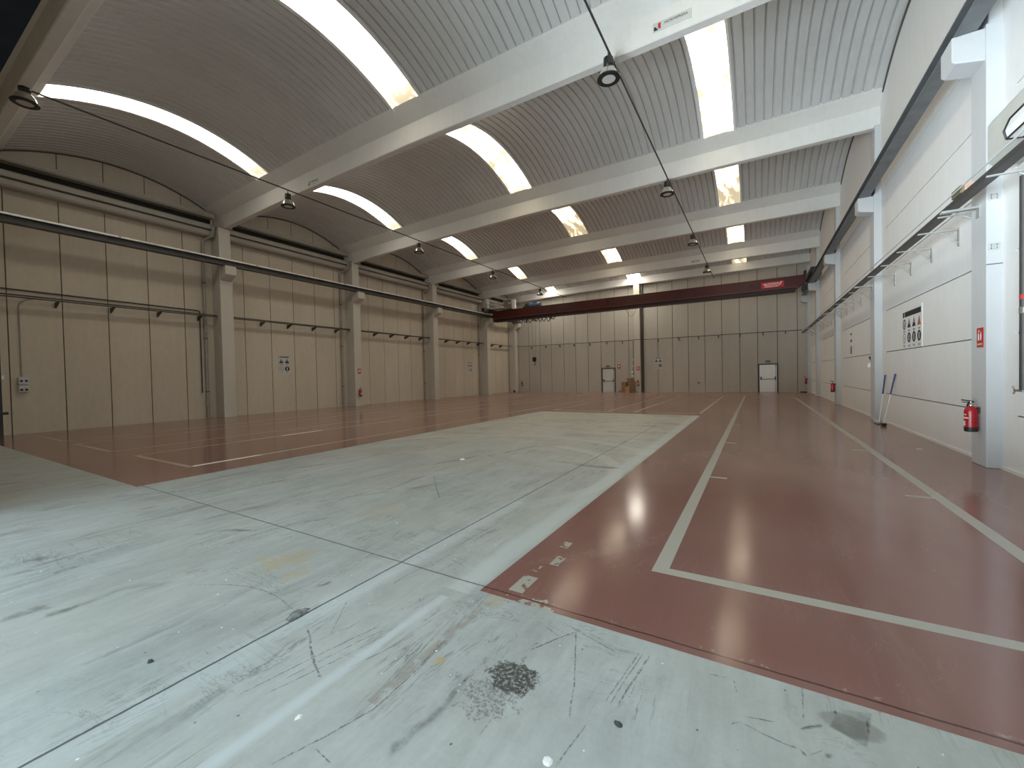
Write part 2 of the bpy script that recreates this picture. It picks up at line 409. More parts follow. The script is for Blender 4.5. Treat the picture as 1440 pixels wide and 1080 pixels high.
# worn-in scuffs, scratches and greasy smudges on the grey floor (metres): thin, soft, patch, dark spot
MARKS = {
't': [
([(-2.565,1.907),(-2.447,1.76),(-2.313,1.589)],0.006),
([(-2.532,1.578),(-2.385,1.502),(-2.187,1.395),(-2.086,1.354),(-2.02,1.33)],0.012),
([(-1.672,1.06),(-1.53,1.043)],0.006),
([(-1.762,0.912),(-1.688,1.096),(-1.612,1.327),(-1.617,1.596),(-1.652,1.929)],0.007),
([(-1.08,1.45),(-1.078,1.569)],0.006),
([(-1.174,2.322),(-1.044,2.264)],0.008),
([(-0.977,2.372),(-1.073,2.224),(-1.155,2.068)],0.01),
([(-1.035,2.398),(-0.86,2.342),(-0.693,2.289)],0.006),
([(-0.591,2.359),(-0.626,2.123),(-0.651,1.914)],0.006),
([(-0.534,2.37),(-0.569,2.12),(-0.595,1.915)],0.01),
([(-0.572,2.363),(-0.606,2.117),(-0.627,1.917)],0.005),
([(-0.682,1.764),(-0.704,1.629),(-0.723,1.488)],0.006),
([(-0.261,2.368),(-0.137,2.377)],0.009),
([(-0.073,2.146),(0.065,2.183)],0.006),
([(-0.124,2.064),(-0.083,2.104),(0.014,2.082),(0.121,2.067)],0.007),
([(0.145,2.189),(0.192,2.224),(0.247,2.259)],0.014),
([(-3.835,1.476),(-3.643,1.592),(-3.424,1.673),(-3.2,1.698),(-3.03,1.688),(-2.77,1.642)],0.007),
([(0.137,2.076),(0.163,2.038)],0.01),
([(0.167,2.055),(0.231,2.117)],0.006),
([(0.305,2.414),(0.291,2.345)],0.012),
([(0.42,2.409),(0.402,2.292)],0.012),
([(-0.985,2.368),(-0.83,1.963),(-0.768,1.742)],0.006),
([(0.182,2.499),(0.169,2.259)],0.006),
([(-0.118,2.388),(-0.101,2.287)],0.006),
([(-1.878,1.743),(-1.927,1.572),(-1.961,1.454)],0.005),
([(-2.114,1.816),(-2.159,1.658),(-2.218,1.411),(-2.298,1.035)],0.006),
([(-2.058,1.795),(-2.105,1.641),(-2.196,1.232)],0.005),
([(-2.004,1.775),(-2.082,1.453),(-2.179,1.112)],0.005),
([(-2.433,2.689),(-2.457,2.455),(-2.462,2.229)],0.006),
([(-2.406,2.95),(-2.396,2.559)],0.006),
([(-2.256,2.862),(-2.265,2.517)],0.005),
([(-2.497,4.129),(-2.442,3.593),(-2.456,3.013)],0.006),
([(-7.949,2.035),(-7.347,2.737),(-7.53,3.504)],0.02),
([(-4.557,2.101),(-4.461,2.718)],0.012),
([(-4.867,3.577),(-4.423,4.183)],0.02),
([(-4.61,4.09),(-4.702,5.079)],0.03),
([(-4.594,5.131),(-3.913,4.435),(-3.656,4.183)],0.012),
([(-6.986,2.517),(-6.943,2.937)],0.01)
],
's': [
([(-1.371,1.176),(-1.348,1.299),(-1.336,1.424),(-1.329,1.602),(-1.333,1.766)],0.035),
([(-5.872,0.908),(-5.71,1.011),(-5.644,1.097)],0.07),
([(-5.181,0.953),(-5.185,1.038),(-5.164,1.156)],0.05),
([(-4.245,0.74),(-4.263,0.828),(-4.258,0.945)],0.07),
([(-4.516,0.592),(-4.444,0.709),(-4.503,0.823)],0.1),
([(-2.989,1.92),(-2.934,1.974),(-2.889,2.024)],0.04),
([(-2.375,3.493),(-2.644,3.488)],0.03),
([(-5.027,2.113),(-4.885,2.256),(-4.605,2.333)],0.05),
([(-5.534,0.735),(-5.4,0.953)],0.06),
([(-4.423,4.183),(-4.126,4.761)],0.08),
([(-4.461,2.718),(-4.241,3.015)],0.07),
([(-5.197,5.619),(-4.821,6.897)],0.08),
([(-2.418,6.919),(-1.903,6.859)],0.1),
([(-6.795,13.38),(-4.504,13.694)],0.1),
([(-7.952,7.567),(-6.952,8.641)],0.08),
([(-4.553,7.018),(-4.343,8.525)],0.06),
([(-7.388,4.267),(-6.964,5.141)],0.06)
],
'p': [
([(0.261,2.267),(0.387,2.205),(0.449,2.457),(0.31,2.412)],0)
],
'd': [
([(0.104,2.069),(0.128,2.059)],0.02),
([(0.224,2.098),(0.26,2.09)],0.025),
([(-3.272,0.534),(-3.233,0.54)],0.02),
([(-2.688,1.519),(-2.687,1.592),(-2.659,1.702)],0.035),
([(-1.173,2.109),(-1.129,2.163)],0.02),
([(-1.162,1.963),(-1.132,2.033)],0.014)
],
}
def mark_mat(name, c, strength, sc, lo, hi):
    g = G(name); at = g.nt.nodes.new('ShaderNodeAttribute'); at.attribute_name = 'edge'
    e = S(g.nt, at.outputs['Fac']); n = g.noise(sc, detail=6, rough=.7)
    g.col(c); g.set(roughness=.5, alpha=(e.smooth(0, .8) * n.smooth(lo, hi) * strength)); return g.m
M['scratch'] = mark_mat('scratch_mark', (.09, .095, .09), .55, 45, .40, .58)
M['smudge'] = mark_mat('smudge_mark', (.12, .13, .12), .36, 9, .30, .62)
def scuffs(parent):
    for kind, mat, nm in (('t', 'scratch', 'scratch_marks'), ('s', 'smudge', 'smudge_marks'), ('p', 'smudge', 'smudge_patch'), ('d', 'scratch', 'dark_spots')):
        v, f, e = [], [], []; rr = random.Random(5)
        for pts, w in MARKS[kind]:
            P = [Vector((x, y, 0)) for x, y in pts]
            if kind == 'p':
                c = sum(P, Vector()) / len(P); o = len(v); n = len(P)
                v += [tuple(c)] + [tuple(p.lerp(c, .12)) for p in P] + [tuple(p) for p in P]; e += [.55] + [.6] * n + [0] * n
                f += [(o, o + 1 + i, o + 1 + (i + 1) % n) for i in range(n)] + [(o + 1 + i, o + 1 + n + i, o + 1 + n + (i + 1) % n, o + 1 + (i + 1) % n) for i in range(n)]
                continue
            Q = [P[0]]                                      # finer steps with a slight hand-drawn wobble
            for a, b in zip(P, P[1:]):
                m = max(2, int((b - a).length / (w * 4)))
                m = min(m, 14)
                Q += [a.lerp(b, (i + 1) / m) for i in range(m)]
            o = len(v); n = len(Q)
            for i, q in enumerate(Q):
                t = (Q[min(n - 1, i + 1)] - Q[max(0, i - 1)]).normalized(); s_ = Vector((-t.y, t.x, 0))
                ww = w * rr.uniform(.6, 1.25); q = q + s_ * rr.uniform(-.25, .25) * w
                en = 0. if i in (0, n - 1) else 1.
                v += [tuple(q - s_ * ww), tuple(q), tuple(q + s_ * ww)]; e += [0, en * rr.uniform(.75, 1), 0]
            f += [(o + i * 3 + j, o + i * 3 + j + 1, o + i * 3 + j + 4, o + i * 3 + j + 3) for i in range(n - 1) for j in (0, 1)]
        me = bpy.data.meshes.new(nm); me.from_pydata([(x, y, .0012) for x, y, z in v], [], f); me.materials.append(M[mat])
        me.attributes.new('edge', 'FLOAT', 'POINT').data.foreach_set('value', e)
        ob = bpy.data.objects.new(nm, me); C.objects.link(ob); ob.parent = parent; ob['kind'] = 'stuff'
scuffs(FLOOR)

# ------------------------------------------------------------------ walls
HW = 10.7
def wall_left():
    mb = MB(); mb.box(XL - .25, XL - .03, .6, YF + .2, 0, HW, 1)
    ed = [.6, .8, 2.02, 3.25, 4.53, 5.75, 6.99, 8.22, 9.45, 10.67, 11.93, 13.15, 14.41, 15.66, 16.9]
    while ed[-1] + 1.24 < YF: ed.append(ed[-1] + 1.24)
    ed.append(YF + .1)
    for a, b in zip(ed, ed[1:]): mb.box(XL - .06, XL, a + .014, b - .014, 0, HW)
    struct(mb, 'wall_left', ['panel', 'joint'], 'long dim beige wall of tall vertical concrete panels', 'wall')
wall_left()
def wall_far():
    mb = MB(); mb.box(XL - .2, XR + .2, YF + .03, YF + .25, 0, HW, 1)
    ed = [XL - .1, -20.62, -19.42, -18.2, -16.98, -15.68, -14.5, -13.28, -12.06, -10.8, -9.57, -8.34, -7.14, -5.96, -4.76, -3.55, -2.33, -1.12, .06, 1.31, 2.52, XR + .1]
    for a, b in zip(ed, ed[1:]): mb.box(a + .018, b - .018, YF, YF + .06, 0, HW)
    struct(mb, 'wall_far', ['panelfar', 'joint'], 'far beige end wall of vertical panels behind the red crane', 'wall')
wall_far()
def wall_right():
    mb = MB(); mb.box(XR + .03, XR + .25, .6, YF + .2, 0, HW, 1)
    zs = [0, .86, 2.07, 3.27, 4.47, 5.65, 6.87, 8.1, HW]
    yb = [.6] + COLY + [YF]
    for a, b in zip(yb, yb[1:]):
        mb.box(XR, XR + .04, a - .01, a + .62, 0, HW)         # plain pier behind each column
        for z0, z1 in zip(zs, zs[1:]): mb.box(XR - .0, XR + .06, a + .62, b - .62 if b < YF else b + .1, z0 + (.011 if z0 else 0), z1 - .011)
        if b < YF: mb.box(XR, XR + .04, b - .62, b + .01, 0, HW)
    # thin light skirting where the floor paint stops
    mb.box(XR - .02, XR, .95, YF, 0, .05)
    struct(mb, 'wall_right', ['panelw', 'jointw'], 'pale wall of wide horizontal panels carrying the cable tray', 'wall')
wall_right()
def wall_back():
    mb = MB()
    mb.box(XL - .25, -8.45, .6, .95, 0, HW); mb.box(1.6, XR + .25, .6, .95, 0, HW); mb.box(-8.45, 1.6, .6, .95, 4.95, HW)
    struct(mb, 'wall_back', 'panel', 'end wall with the wide open vehicle door', 'wall')
    struct(MB().box(-8.45, 1.6, .58, .95, 4.57, 4.95), 'trim_1', 'header_shade', 'near-black header of the open vehicle door, shade painted in', 'door trim')
wall_back()

# ------------------------------------------------------------------ roof beams, ceiling sheets, skylights
def beam(c, label, last=False):
    if last: prof = [(YF - .55, 9.16), (YF + .1, 9.16), (YF + .1, 10.6), (YF - .42, 10.6), (YF - .42, 9.86), (YF - .55, 9.8)]
    else:
        h = [(.10, 8.87), (.12, 8.89), (.12, 9.47), (.56, 9.74), (.60, 9.77), (.60, 9.83), (.52, 9.85), (.52, 10.3), (.47, 10.3), (.47, 9.80), (.09, 9.6)]
        prof = [(c + a, z) for a, z in h] + [(c - a, z) for a, z in reversed(h)]
    xs = [XL - .1 + (XR + .1 - XL + .1) * i / 14 for i in range(15)]; n = len(prof); mb = MB()
    pts = [(x, y, z + drop(x)) for x in xs for y, z in prof]
    fs = [(i * n + k, i * n + (k + 1) % n, (i + 1) * n + (k + 1) % n, (i + 1) * n + k) for i in range(14) for k in range(n)]
    fs += [tuple(range(n)), tuple(range(14 * n, 15 * n))]
    mb.poly(pts, fs)
    return struct(mb, 'beam', 'beam', label, 'roof beam', origin=(-9.1, c, 8.87))
BL = ['white concrete roof beam above the open vehicle door', 'broad white roof beam carrying the small maker plate in front', 'white roof beam second behind the maker plate beam',
      'white roof beam third behind the maker plate beam', 'white roof beam just in front of the red crane']
BEAMS = [beam(c, l) for c, l in zip(BEY, BL)]
beam(YF, 'shallow white concrete beam along the top of the far wall', True)
SKY = [(-16.95, -16.10), (-9.40, -8.32), (-1.53, -.60)]
def arc(t, rise): return 9.72 + rise * (1 - (2 * t - 1) ** 2)
def bay(k):
    ya = BEY[k] + .49; yb = BEY[k + 1] - .49 if k < 4 else YF - .49
    return ya, yb, (.73 if k < 4 else .45)
NS = 20
def sheet(k):
    ya, yb, rise = bay(k); mb = MB()
    segs = []; x = XL - .12
    for a, b in SKY + [(XR + .12, None)]: segs.append((x, a)); x = b
    for a, b in segs:
        prof = [(a, 0.)]; n = int((b - a) / .24); p = (b - a) / n
        for i in range(n):
            q = a + i * p
            prof += [(q + p * .5 - .026, 0), (q + p * .5 - .014, .05), (q + p * .5 + .014, .05), (q + p * .5 + .026, 0)]
        prof.append((b, 0.))
        m = len(prof); pts = []
        for i in range(NS + 1):
            t = i / NS; y = ya + (yb - ya) * t; z = arc(t, rise)
            pts += [(px, y, z + dz + drop(px)) for px, dz in prof]
        mb.poly(pts, [(i * m + j, i * m + j + 1, (i + 1) * m + j + 1, (i + 1) * m + j) for i in range(NS) for j in range(m - 1)])
    for x0, x1 in ((XL - .02, XL + .035), (XR - .035, XR + .02)):      # dark closing strip where the sheet meets the wall
        pts = []
        for i in range(NS + 1):
            t = i / NS; y = ya + (yb - ya) * t; z = arc(t, rise) + drop(x0)
            pts += [(x0, y, z - .045), (x1, y, z - .045), (x1, y, z + .01), (x0, y, z + .01)]
        mb.poly(pts, [(i * 4 + j, i * 4 + (j + 1) % 4, (i + 1) * 4 + (j + 1) % 4, (i + 1) * 4 + j) for i in range(NS) for j in range(4)], 1)
    lab = ['ribbed vaulted roof sheet over the front bay', 'ribbed vaulted roof sheet behind the maker plate beam', 'ribbed vaulted roof sheet of the middle bay',
           'ribbed vaulted roof sheet in front of the crane bay', 'short ribbed roof sheet against the far wall'][k]
    ob = struct(mb, 'ceiling', ['sheet', 'joint'], lab, 'ceiling', origin=(-9.1, (ya + yb) / 2, 9.7), recalc=False)
for k in range(5): sheet(k)
struct(MB().box(XL - .1, XR + .1, .6, BEY[0] - .5, 9.95, 10.1), 'ceiling', 'sheet', 'flat dark ceiling strip over the vehicle door', 'ceiling')
wn = 0
for r, (a, b) in enumerate(SKY):
    rl = ['near the vertical-panel wall', 'along the middle of the roof', 'near the white wall'][r]
    for k in range(5):
        wn += 1; ya, yb, rise = bay(k); mb = MB(); fr = MB(); n = NS
        pts = []; e = .012
        for i in range(n + 1):
            t = i / n; y = ya + (yb - ya) * t; z = arc(t, rise) - .004
            pts += [(a + e, y, z + drop(a)), ((a + b) / 2, y, z + .01 + drop((a + b) / 2)), (b - e, y, z + drop(b))]
        mb.poly(pts, [(i * 3 + j, i * 3 + j + 1, (i + 1) * 3 + j + 1, (i + 1) * 3 + j) for i in range(n) for j in (0, 1)])
        for x0, x1 in ((a - .09, a + .012), (b - .012, b + .05)):
            pr = []
            for i in range(n + 1):
                t = i / n; y = ya + (yb - ya) * t; z = arc(t, rise) + drop(x0)
                pr += [(x0, y, z - .03), (x1, y, z - .03), (x1, y, z + .02), (x0, y, z + .02)]
            fr.poly(pr, [(i * 4 + j, i * 4 + (j + 1) % 4, (i + 1) * 4 + (j + 1) % 4, (i + 1) * 4 + j) for i in range(n) for j in range(4)])
        bl = ['front bay', 'bay behind the maker plate beam', 'middle bay', 'bay in front of the crane', 'last bay against the far wall'][k]
        w = tag(mb.build('window_%d' % wn, ['sky3' if k == 4 and r < 2 else 'sky0' if r == 0 or (k == 0 and r == 1) else ('sky1' if k % 2 else 'sky2')], origin=((a + b) / 2, (ya + yb) / 2, 9.72), recalc=False),
                'bright arched skylight strip %s, %s' % (rl, bl), 'skylight', kind='structure')
        fr.build('window_frame', 'white', w)

# ------------------------------------------------------------------ columns with crane corbels
def column(y, side, label, cw=CW, corner=False):
    s = -1 if side == 'L' else 1
    face, wall = (CXL, XL) if side == 'L' else (CXR, XR)
    x0, x1 = sorted((face, wall + s * .02))
    t = thing('column', ((x0 + x1) / 2, y, 0), label, 'column', kind='structure')
    mb = MB(); top = 8.87 + (drop(face) if side == 'L' else .05)
    mb.box(x0, x1, y - cw, y + cw, 0, 6.86 if not corner else top)
    if not corner:   # narrower shaft above the corbel
        mb.box(x0 + (.0 if s < 0 else .03), x1 - (.0 if s > 0 else .03), y - cw + .02, y + cw - .02, 6.86, top)
    mb.build('shaft', 'column' if side == 'L' else 'columnw', t, bevel=.012)
    n = .45 if side == 'L' else .37; h = .46
    c = MB(); f = face
    prof = [(f + s * .02, 6.82), (f - s * n, 6.82), (f - s * n, 6.44), (f - s * (n - .05), 6.40), (f, 6.33 if s > 0 else 6.2), (f + s * .02, 6.33 if s > 0 else 6.2)]
    c.prism(prof, 1, y - cw + .03, y + cw - .03)
    c.build('corbel', 'column' if side == 'L' else 'columnw', t, bevel=.015)
    return t
CL = ['beige column with side downpipe, closest to the open door', 'beige column with a fire extinguisher on its face', 'beige column second behind the extinguisher column', 'beige column under the grey crane cabinet']
CR = ['white column with two switch plates and fire extinguisher', 'white column next to the leaning brooms', 'white column with small extinguisher, beyond the brooms', 'white column carrying the crane end by the far corner']
for y, l in zip(COLY, CL): column(y, 'L', l)
for y, l in zip(COLY, CR): column(y, 'R', l)
column(35.78, 'L', 'beige corner column at the hook end of far wall', corner=True)
column(35.78, 'R', 'pale corner column behind the red crane beside white door', corner=True)
t = thing('column', (-8.72, 35.75, 0), 'tall concrete column in the middle of the far wall', 'column', kind='structure')
MB().box(-8.97, -8.47, 35.5, YF + .02, 0, 9.2).build('shaft', 'column', t, bevel=.012)

tag(MB().box(-8.465, -8.30, 35.78, YF, 0, 9.15).build('shade_strip', 'frame'), 'dark brown strip painting the shaded side of the far middle column', 'shade strip')  # dark strip stands for the column's shaded side

# long ledges under the roof on the dim wall, one per bay
yb = [.95] + COLY + [35.5]
LL = ['stepped concrete ledge high on the dim wall, front bay', 'stepped concrete ledge between first and second dim-wall columns', 'stepped concrete ledge between second and third dim-wall columns',
      'stepped concrete ledge beside the grey crane cabinet', 'stepped concrete ledge in the far dim corner']
for i, (a, b) in enumerate(zip(yb, yb[1:])):
    mb = MB(); a2, b2 = (a + (CW if i else 0)), b - CW
    mb.prism([(XL, 9.02), (XL, 9.2), (-21.02, 9.2), (-21.02, 9.08), (-21.08, 9.02)], 1, a2, b2)
    mb.box(XL, XL + .03, a2, b2, 8.74, 9.03, 1)  # near-black backing paints in the shade of the recess
    mb.prism([(XL, 8.49), (XL, 8.76), (-21.14, 8.74), (-21.0, 8.66), (-21.0, 8.49)], 1, a2, b2)
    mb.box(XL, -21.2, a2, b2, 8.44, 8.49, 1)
    mb.prism([(XL, 8.18), (XL, 8.44), (-21.08, 8.44), (-21.02, 8.40), (-21.02, 8.24), (-21.08, 8.18)], 1, a2, b2)
    struct(mb, 'beam', ['ledge', 'recess_shade'], LL[i], 'wall ledge')

# ------------------------------------------------------------------ crane runways
def runway(x, z0, label, y0, y1, mat, railm, flip):
    t = thing('crane_runway', (x, (y0 + y1) / 2, z0), label, 'crane runway')
    mb = MB(); h = .24; w = .13
    mb.box(x - w, x + w, y0, y1, z0, z0 + .025); mb.box(x - .012, x + .012, y0, y1, z0 + .025, z0 + h - .02); mb.box(x - w, x + w, y0, y1, z0 + h - .02, z0 + h)
    mb.build('girder', mat, t)
    r = MB(); y = y0
    while y < y1 - .05:
        y2 = min(y + 4.9, y1); r.box(x - .035, x + .035, y, y2 - .06, z0 + h, z0 + h + .085); y = y2
    r.build('rail', railm, t)
    if x > 0: MB().box(x + w, 3.10, y0, y1, z0 + h - .04, z0 + h - .01).build('dark_gap_plate', mat, t)  # added plate, darkens the gap between runway and column
    return t
runway(-20.42, 6.82, 'steel crane runway with shiny rail on beige corbels', 1.0, 35.4, 'darksteel', 'rail', 1)
runway(2.86, 6.82, 'dark steel crane runway on the white corbels', 1.0, 35.4, 'steel', 'darksteel', -1)

# ------------------------------------------------------------------ bridge crane
def crane():
    Y0, Y1 = 30.95, 31.5
    t = thing('bridge_crane', (-9, 31.2, 6.5), 'dark red overhead bridge crane spanning the hall', 'bridge crane')
    g = MB(); g.prism([(-20.3, 6.74), (2.3, 6.74), (2.62, 6.95), (2.62, 7.43), (-20.3, 7.43)], 1, Y0, Y1); gd = g.build('girder', 'crane', t, bevel=.01)
    g = MB(); g.prism([(-20.2, 6.70), (2.25, 6.70), (2.25, 6.75), (-20.2, 6.75)], 1, Y0 - .12, Y1 + .1); g.build('lower_flange', 'flange_lit', t)
    MB().box(-20.2, 2.1, Y0 - .02, Y1, 6.47, 6.70).build('girder_underside', 'cranedark', t)  # dark box stands for the shaded underside of the girder
    for x, m in ((-20.42, 'offwhite'), (2.86, 'black')):
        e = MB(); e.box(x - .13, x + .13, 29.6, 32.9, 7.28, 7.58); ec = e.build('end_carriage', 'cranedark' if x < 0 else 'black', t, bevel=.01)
        for wy in (29.95, 32.55):
            w = MB(); w.disc((x, wy, 7.26), .128, .09, 0, 20); w.build('wheel', 'darksteel', ec)
    b = MB(); b.box(2.5, 2.62, 30.6, 31.0, 7.40, 7.62); b.build('end_stop', 'black', t); b = MB(); b.prism([(2.42, 6.80), (2.62, 6.80), (2.66, 6.45), (2.5, 6.36), (2.36, 6.5)], 1, 30.7, 30.95); b.build('drive_bracket', 'black', t)
    m = MB()
    m.box(-20.95, -20.6, 30.6, 30.7, 7.60, 8.25); m.box(-20.6, -18.9, 30.62, 30.68, 7.95, 8.05); m.box(-20.6, -18.9, 30.62, 30.68, 7.62, 7.72); m.box(-20.7, -18.9, 30.6, 31.4, 7.56, 7.62)
    m.build('service_frame', 'offwhite', t)
    c = MB(); c.box(-19.02, -18.15, 30.7, 31.1, 7.46, 8.22); cb = c.build('electrical_cabinet', 'cab', t, bevel=.015)
    MB().box(-18.5, -18.2, 30.68, 30.7, 7.9, 8.0).build('label_plate', 'offwhite', cb)
    c = MB(); c.box(-17.98, -17.8, 30.7, 30.85, 7.44, 8.2); c.build('post', 'white', t)
    h = MB(); h.box(-17.2, -15.7, 31.0, 31.9, 7.45, 7.58); h.tube([(-17.1, 31.3, 7.72), (-16.6, 31.3, 7.72)], .16, 14); h.build('hoist_trolley', 'darksteel', t)
    h = MB(); h.tube([(-16.6, 31.1, 7.62), (-15.55, 31.1, 7.62)], .17, 16); h.box(-16.3, -15.9, 30.95, 31.3, 7.7, 7.86); h.build('hoist_motor', 'blue', t, smooth=True)
    # festoon cable loops under the girder
    f = MB(); x = -18.2; rr = random.Random(3)
    while x < -14.1:
        w = rr.choice([.16, .2, .3, .42]); d = rr.uniform(.26, .46)
        f.tube([(x + w * (i / 8), 30.82 + .0 * i, 6.50 - d * math.sin(PI * i / 8)) for i in range(9)], .032, 6); x += w * rr.choice([.6, .8, 1.0])
    f.build('festoon_cable', 'black', t)
    f = MB(); f.tube([(-8.4 + .85 * i / 12, 30.84, 6.50 - .66 * math.sin(PI * i / 12)) for i in range(13)], .012, 6); f.build('hanging_cable_loop', 'cranedark', t)
    # hoist rope and hook block
    r = MB()
    for x in (-16.36, -16.02): r.tube([(x, 31.0, 6.5), (-16.2 + (x + 16.19) * .6, 31.0, 3.1)], .011, 6)
    r.build('hoist_rope', 'steel', t)
    k = MB(); k.cbox((-16.2, 31, 3.0), (.30, .14, .34)); k.disc((-16.2, 31, 2.92), .15, .16, 1, 18); hk = k.build('hook_block', 'black', t, bevel=.02)
    q = MB(); q.tube([(-16.2, 31, 2.84), (-16.2, 31, 2.74)] + [(-16.2 + .10 * math.sin(a), 31, 2.62 + .11 * math.cos(a)) for a in [PI * .1 * i for i in range(0, 14)]], .028, 8); q.build('hook', 'darksteel', hk, smooth=True)
    # dark maker's lettering on the web and the red plate with its swoosh
    l = MB(); yy = Y0 - .006
    l.box(-9.86, -9.62, yy, Y0, 6.86, 7.33); l.box(-9.62, -9.25, yy, Y0, 7.22, 7.33); l.box(-9.62, -9.25, yy, Y0, 6.86, 6.97)
    l.build('maker_emblem', 'cranemark', t)
    text('lettering', 'DEMTEKO', .42, 'cranemark', t, (-7.85 + 9, Y0 - .004 - 31.2, 7.10 - 6.5), (PI / 2, 0, 0))
    MB().box(-.35, -.17, yy, Y0, 6.98, 7.16).build('bolt_plate', 'cranemark', t)
    p = MB().box(.28, 1.5, Y0 - .012, Y0, 6.83, 7.22).build('name_plate', 'cranesign', t)
    w = MB(); yy = Y0 - .02
    w.box(.40, .62, yy, Y0 - .01, 7.05, 7.12)
    for i in range(7): w.box(.66 + i * .085, .73 + i * .085, yy, Y0 - .01, 7.06, 7.14)
    w.box(.46, 1.18, yy, Y0 - .01, 6.90, 6.95); w.box(.44, 1.2, yy, Y0 - .01, 6.99, 7.02)
    w.poly([(x, yy, z) for x, z in ((1.18, 6.90), (1.30, 6.98), (1.42, 7.19), (1.33, 7.19), (1.26, 7.05))], [(0, 1, 2, 3, 4)])
    w.build('plate_lettering', 'pinkmark', p, recalc=False)
crane()

# ------------------------------------------------------------------ pendant lamps on two conduit lines
def lamp():
    t = thing('pendant_lamp', (0, 0, 0), '', 'pendant lamp')     # origin at the top of the hanger
    MB().tube([(0, 0, 0), (0, 0, -.14)], .016, 8).build('hanger', 'darksteel', t)
    MB().lathe([(.06, -.12), (.105, -.14), (.11, -.30), (.08, -.33)], n=20).build('gear_housing', 'black', t, smooth=True)
    MB().lathe([(.07, -.32), (.12, -.36), (.19, -.46), (.23, -.58), (.222, -.58), (.183, -.462), (.11, -.37), (.06, -.33)], n=28, closed=True).build('reflector', 'reflector', t, smooth=True)
    r = MB(); r.lathe([(.235, -.565), (.25, -.575), (.25, -.60), (.235, -.61), (.15, -.605), (.15, -.595)], n=28, closed=True); r.build('rim', 'black', t, smooth=True)
    MB().disc((0, 0, -.590), .152, .008, 2, 24).build('diffuser', 'cloud', t)
    return t
first = lamp()
RW = ['pendant lamp under the maker plate beam with dark ring', 'second pendant lamp along the conduit near the white wall', 'third pendant lamp along the conduit near the white wall', 'pendant lamp over the red crane near the white wall']
LW = ['unlit pendant lamp at the roof corner above the open door', 'pendant lamp at dim end of the maker plate beam', 'pendant lamp second behind it on the dim-side conduit', 'pendant lamp above the grey crane cabinet side', 'small pendant lamp above the blue hoist motor']
PL = [(-2.78, BEY[k + 1] - .50, 8.76, RW[k]) for k in range(4)] + [(-15.05, BEY[k] - .50 if k else BEY[0], 8.74 if k else 9.0, LW[k]) for k in range(5)]
for i, (x, y, z, l) in enumerate(PL):
    o = first if i == 0 else dup(first, (x, y, z), l)
    o.location = (x, y, z); o['label'] = l; o['group'] = 'pendant lamps under the roof beams'
for x, z, l in ((-2.78, 8.80, 'straight black lamp conduit running below beams by the white wall'), (-15.05, 8.76, 'straight black lamp conduit running below beams on the dim side')):
    mb = MB(); mb.tube([(x, BEY[0], z), (x, 35.4, z)], .024, 8)
    for yb_ in BEY[1:]: mb.tube([(x, yb_, z), (x, yb_, 8.90)], .012, 6)
    tag(mb.build('lamp_conduit', 'darksteel'), l, 'conduit')

# ------------------------------------------------------------------ maker plates on beams
def plaque(x, y, z, w, h, label, full):
    t = thing('maker_plate', (x, y, z), label, 'sign')
    p = MB().box(x - w / 2, x + w / 2, y - .012, y, z - h / 2, z + h / 2).build('plate', 'offwhite', t)
    e = MB(); e.box(x - w * .47, x - w * .41, y - .016, y - .012, z - h * .38, z + h * .02); e.box(x - w * .41, x - w * .37, y - .016, y - .012, z - h * .38, z - h * .2); e.build('logo_dark', 'ink', t)
    e = MB(); e.poly([(x - w * .36, y - .015, z - h * .2), (x - w * .29, y - .015, z - h * .36), (x - w * .29, y - .015, z + h * .40), (x - w * .36, y - .015, z + h * .30)], [(0, 1, 2, 3)]); e.build('logo_red', 'signred', t, recalc=False)
    text('lettering', 'HORMIPRESA', h * .42, 'ink', t, (w * .11, -.014, h * .12), (PI / 2, 0, 0), .001)
plaque(-1.50, BEY[1] - .12, 9.135, .78, .19, 'white maker plate with red and black logo on the roof beam', True)
plaque(-14.05, BEY[1] - .12, 8.95, .62, .16, 'small maker plate above the dim-side pendant lamp', False)
plaque(-3.48, BEY[4] - .12, 9.08, .52, .15, 'tiny pale maker plate on the beam before the crane', False)

# ------------------------------------------------------------------ left wall pipework
PIPE_L = ['grey downpipe with swan neck beside the first beige column', 'grey downpipe beside the extinguisher column', 'grey downpipe beside the column behind the extinguisher', 'grey downpipe beside the crane cabinet column']
for y, l in zip(COLY, PIPE_L):
    yy = y - .62
    t = thing('downpipe', (-21.33, yy, 0), l, 'downpipe')
    MB().tube([(-21.36, yy, 0), (-21.36, yy, 7.95), (-21.3, yy + .06, 8.05), (-20.98, yy + .22, 8.2), (-20.93, yy + .25, 8.3), (-20.93, yy + .25, 8.60), (-20.88, yy + .3, 8.66), (-20.6, yy + .9, 8.62)], .062, 12).build('pipe', 'pipe', t, smooth=True)
    for z in (1.2, 3.6, 6.1): MB().lathe([(.066, z - .02), (.078, z - .02), (.078, z + .02), (.066, z + .02)], (-21.36, yy, 0), 14, closed=True).build('pipe_clip', 'darksteel', t)
tag(MB().tube([(XL + .07, 35.4, 0), (XL + .07, 35.4, 8.3)], .06, 10).build('downpipe', 'pipe', smooth=True), 'thin grey downpipe in the far dim corner', 'downpipe')

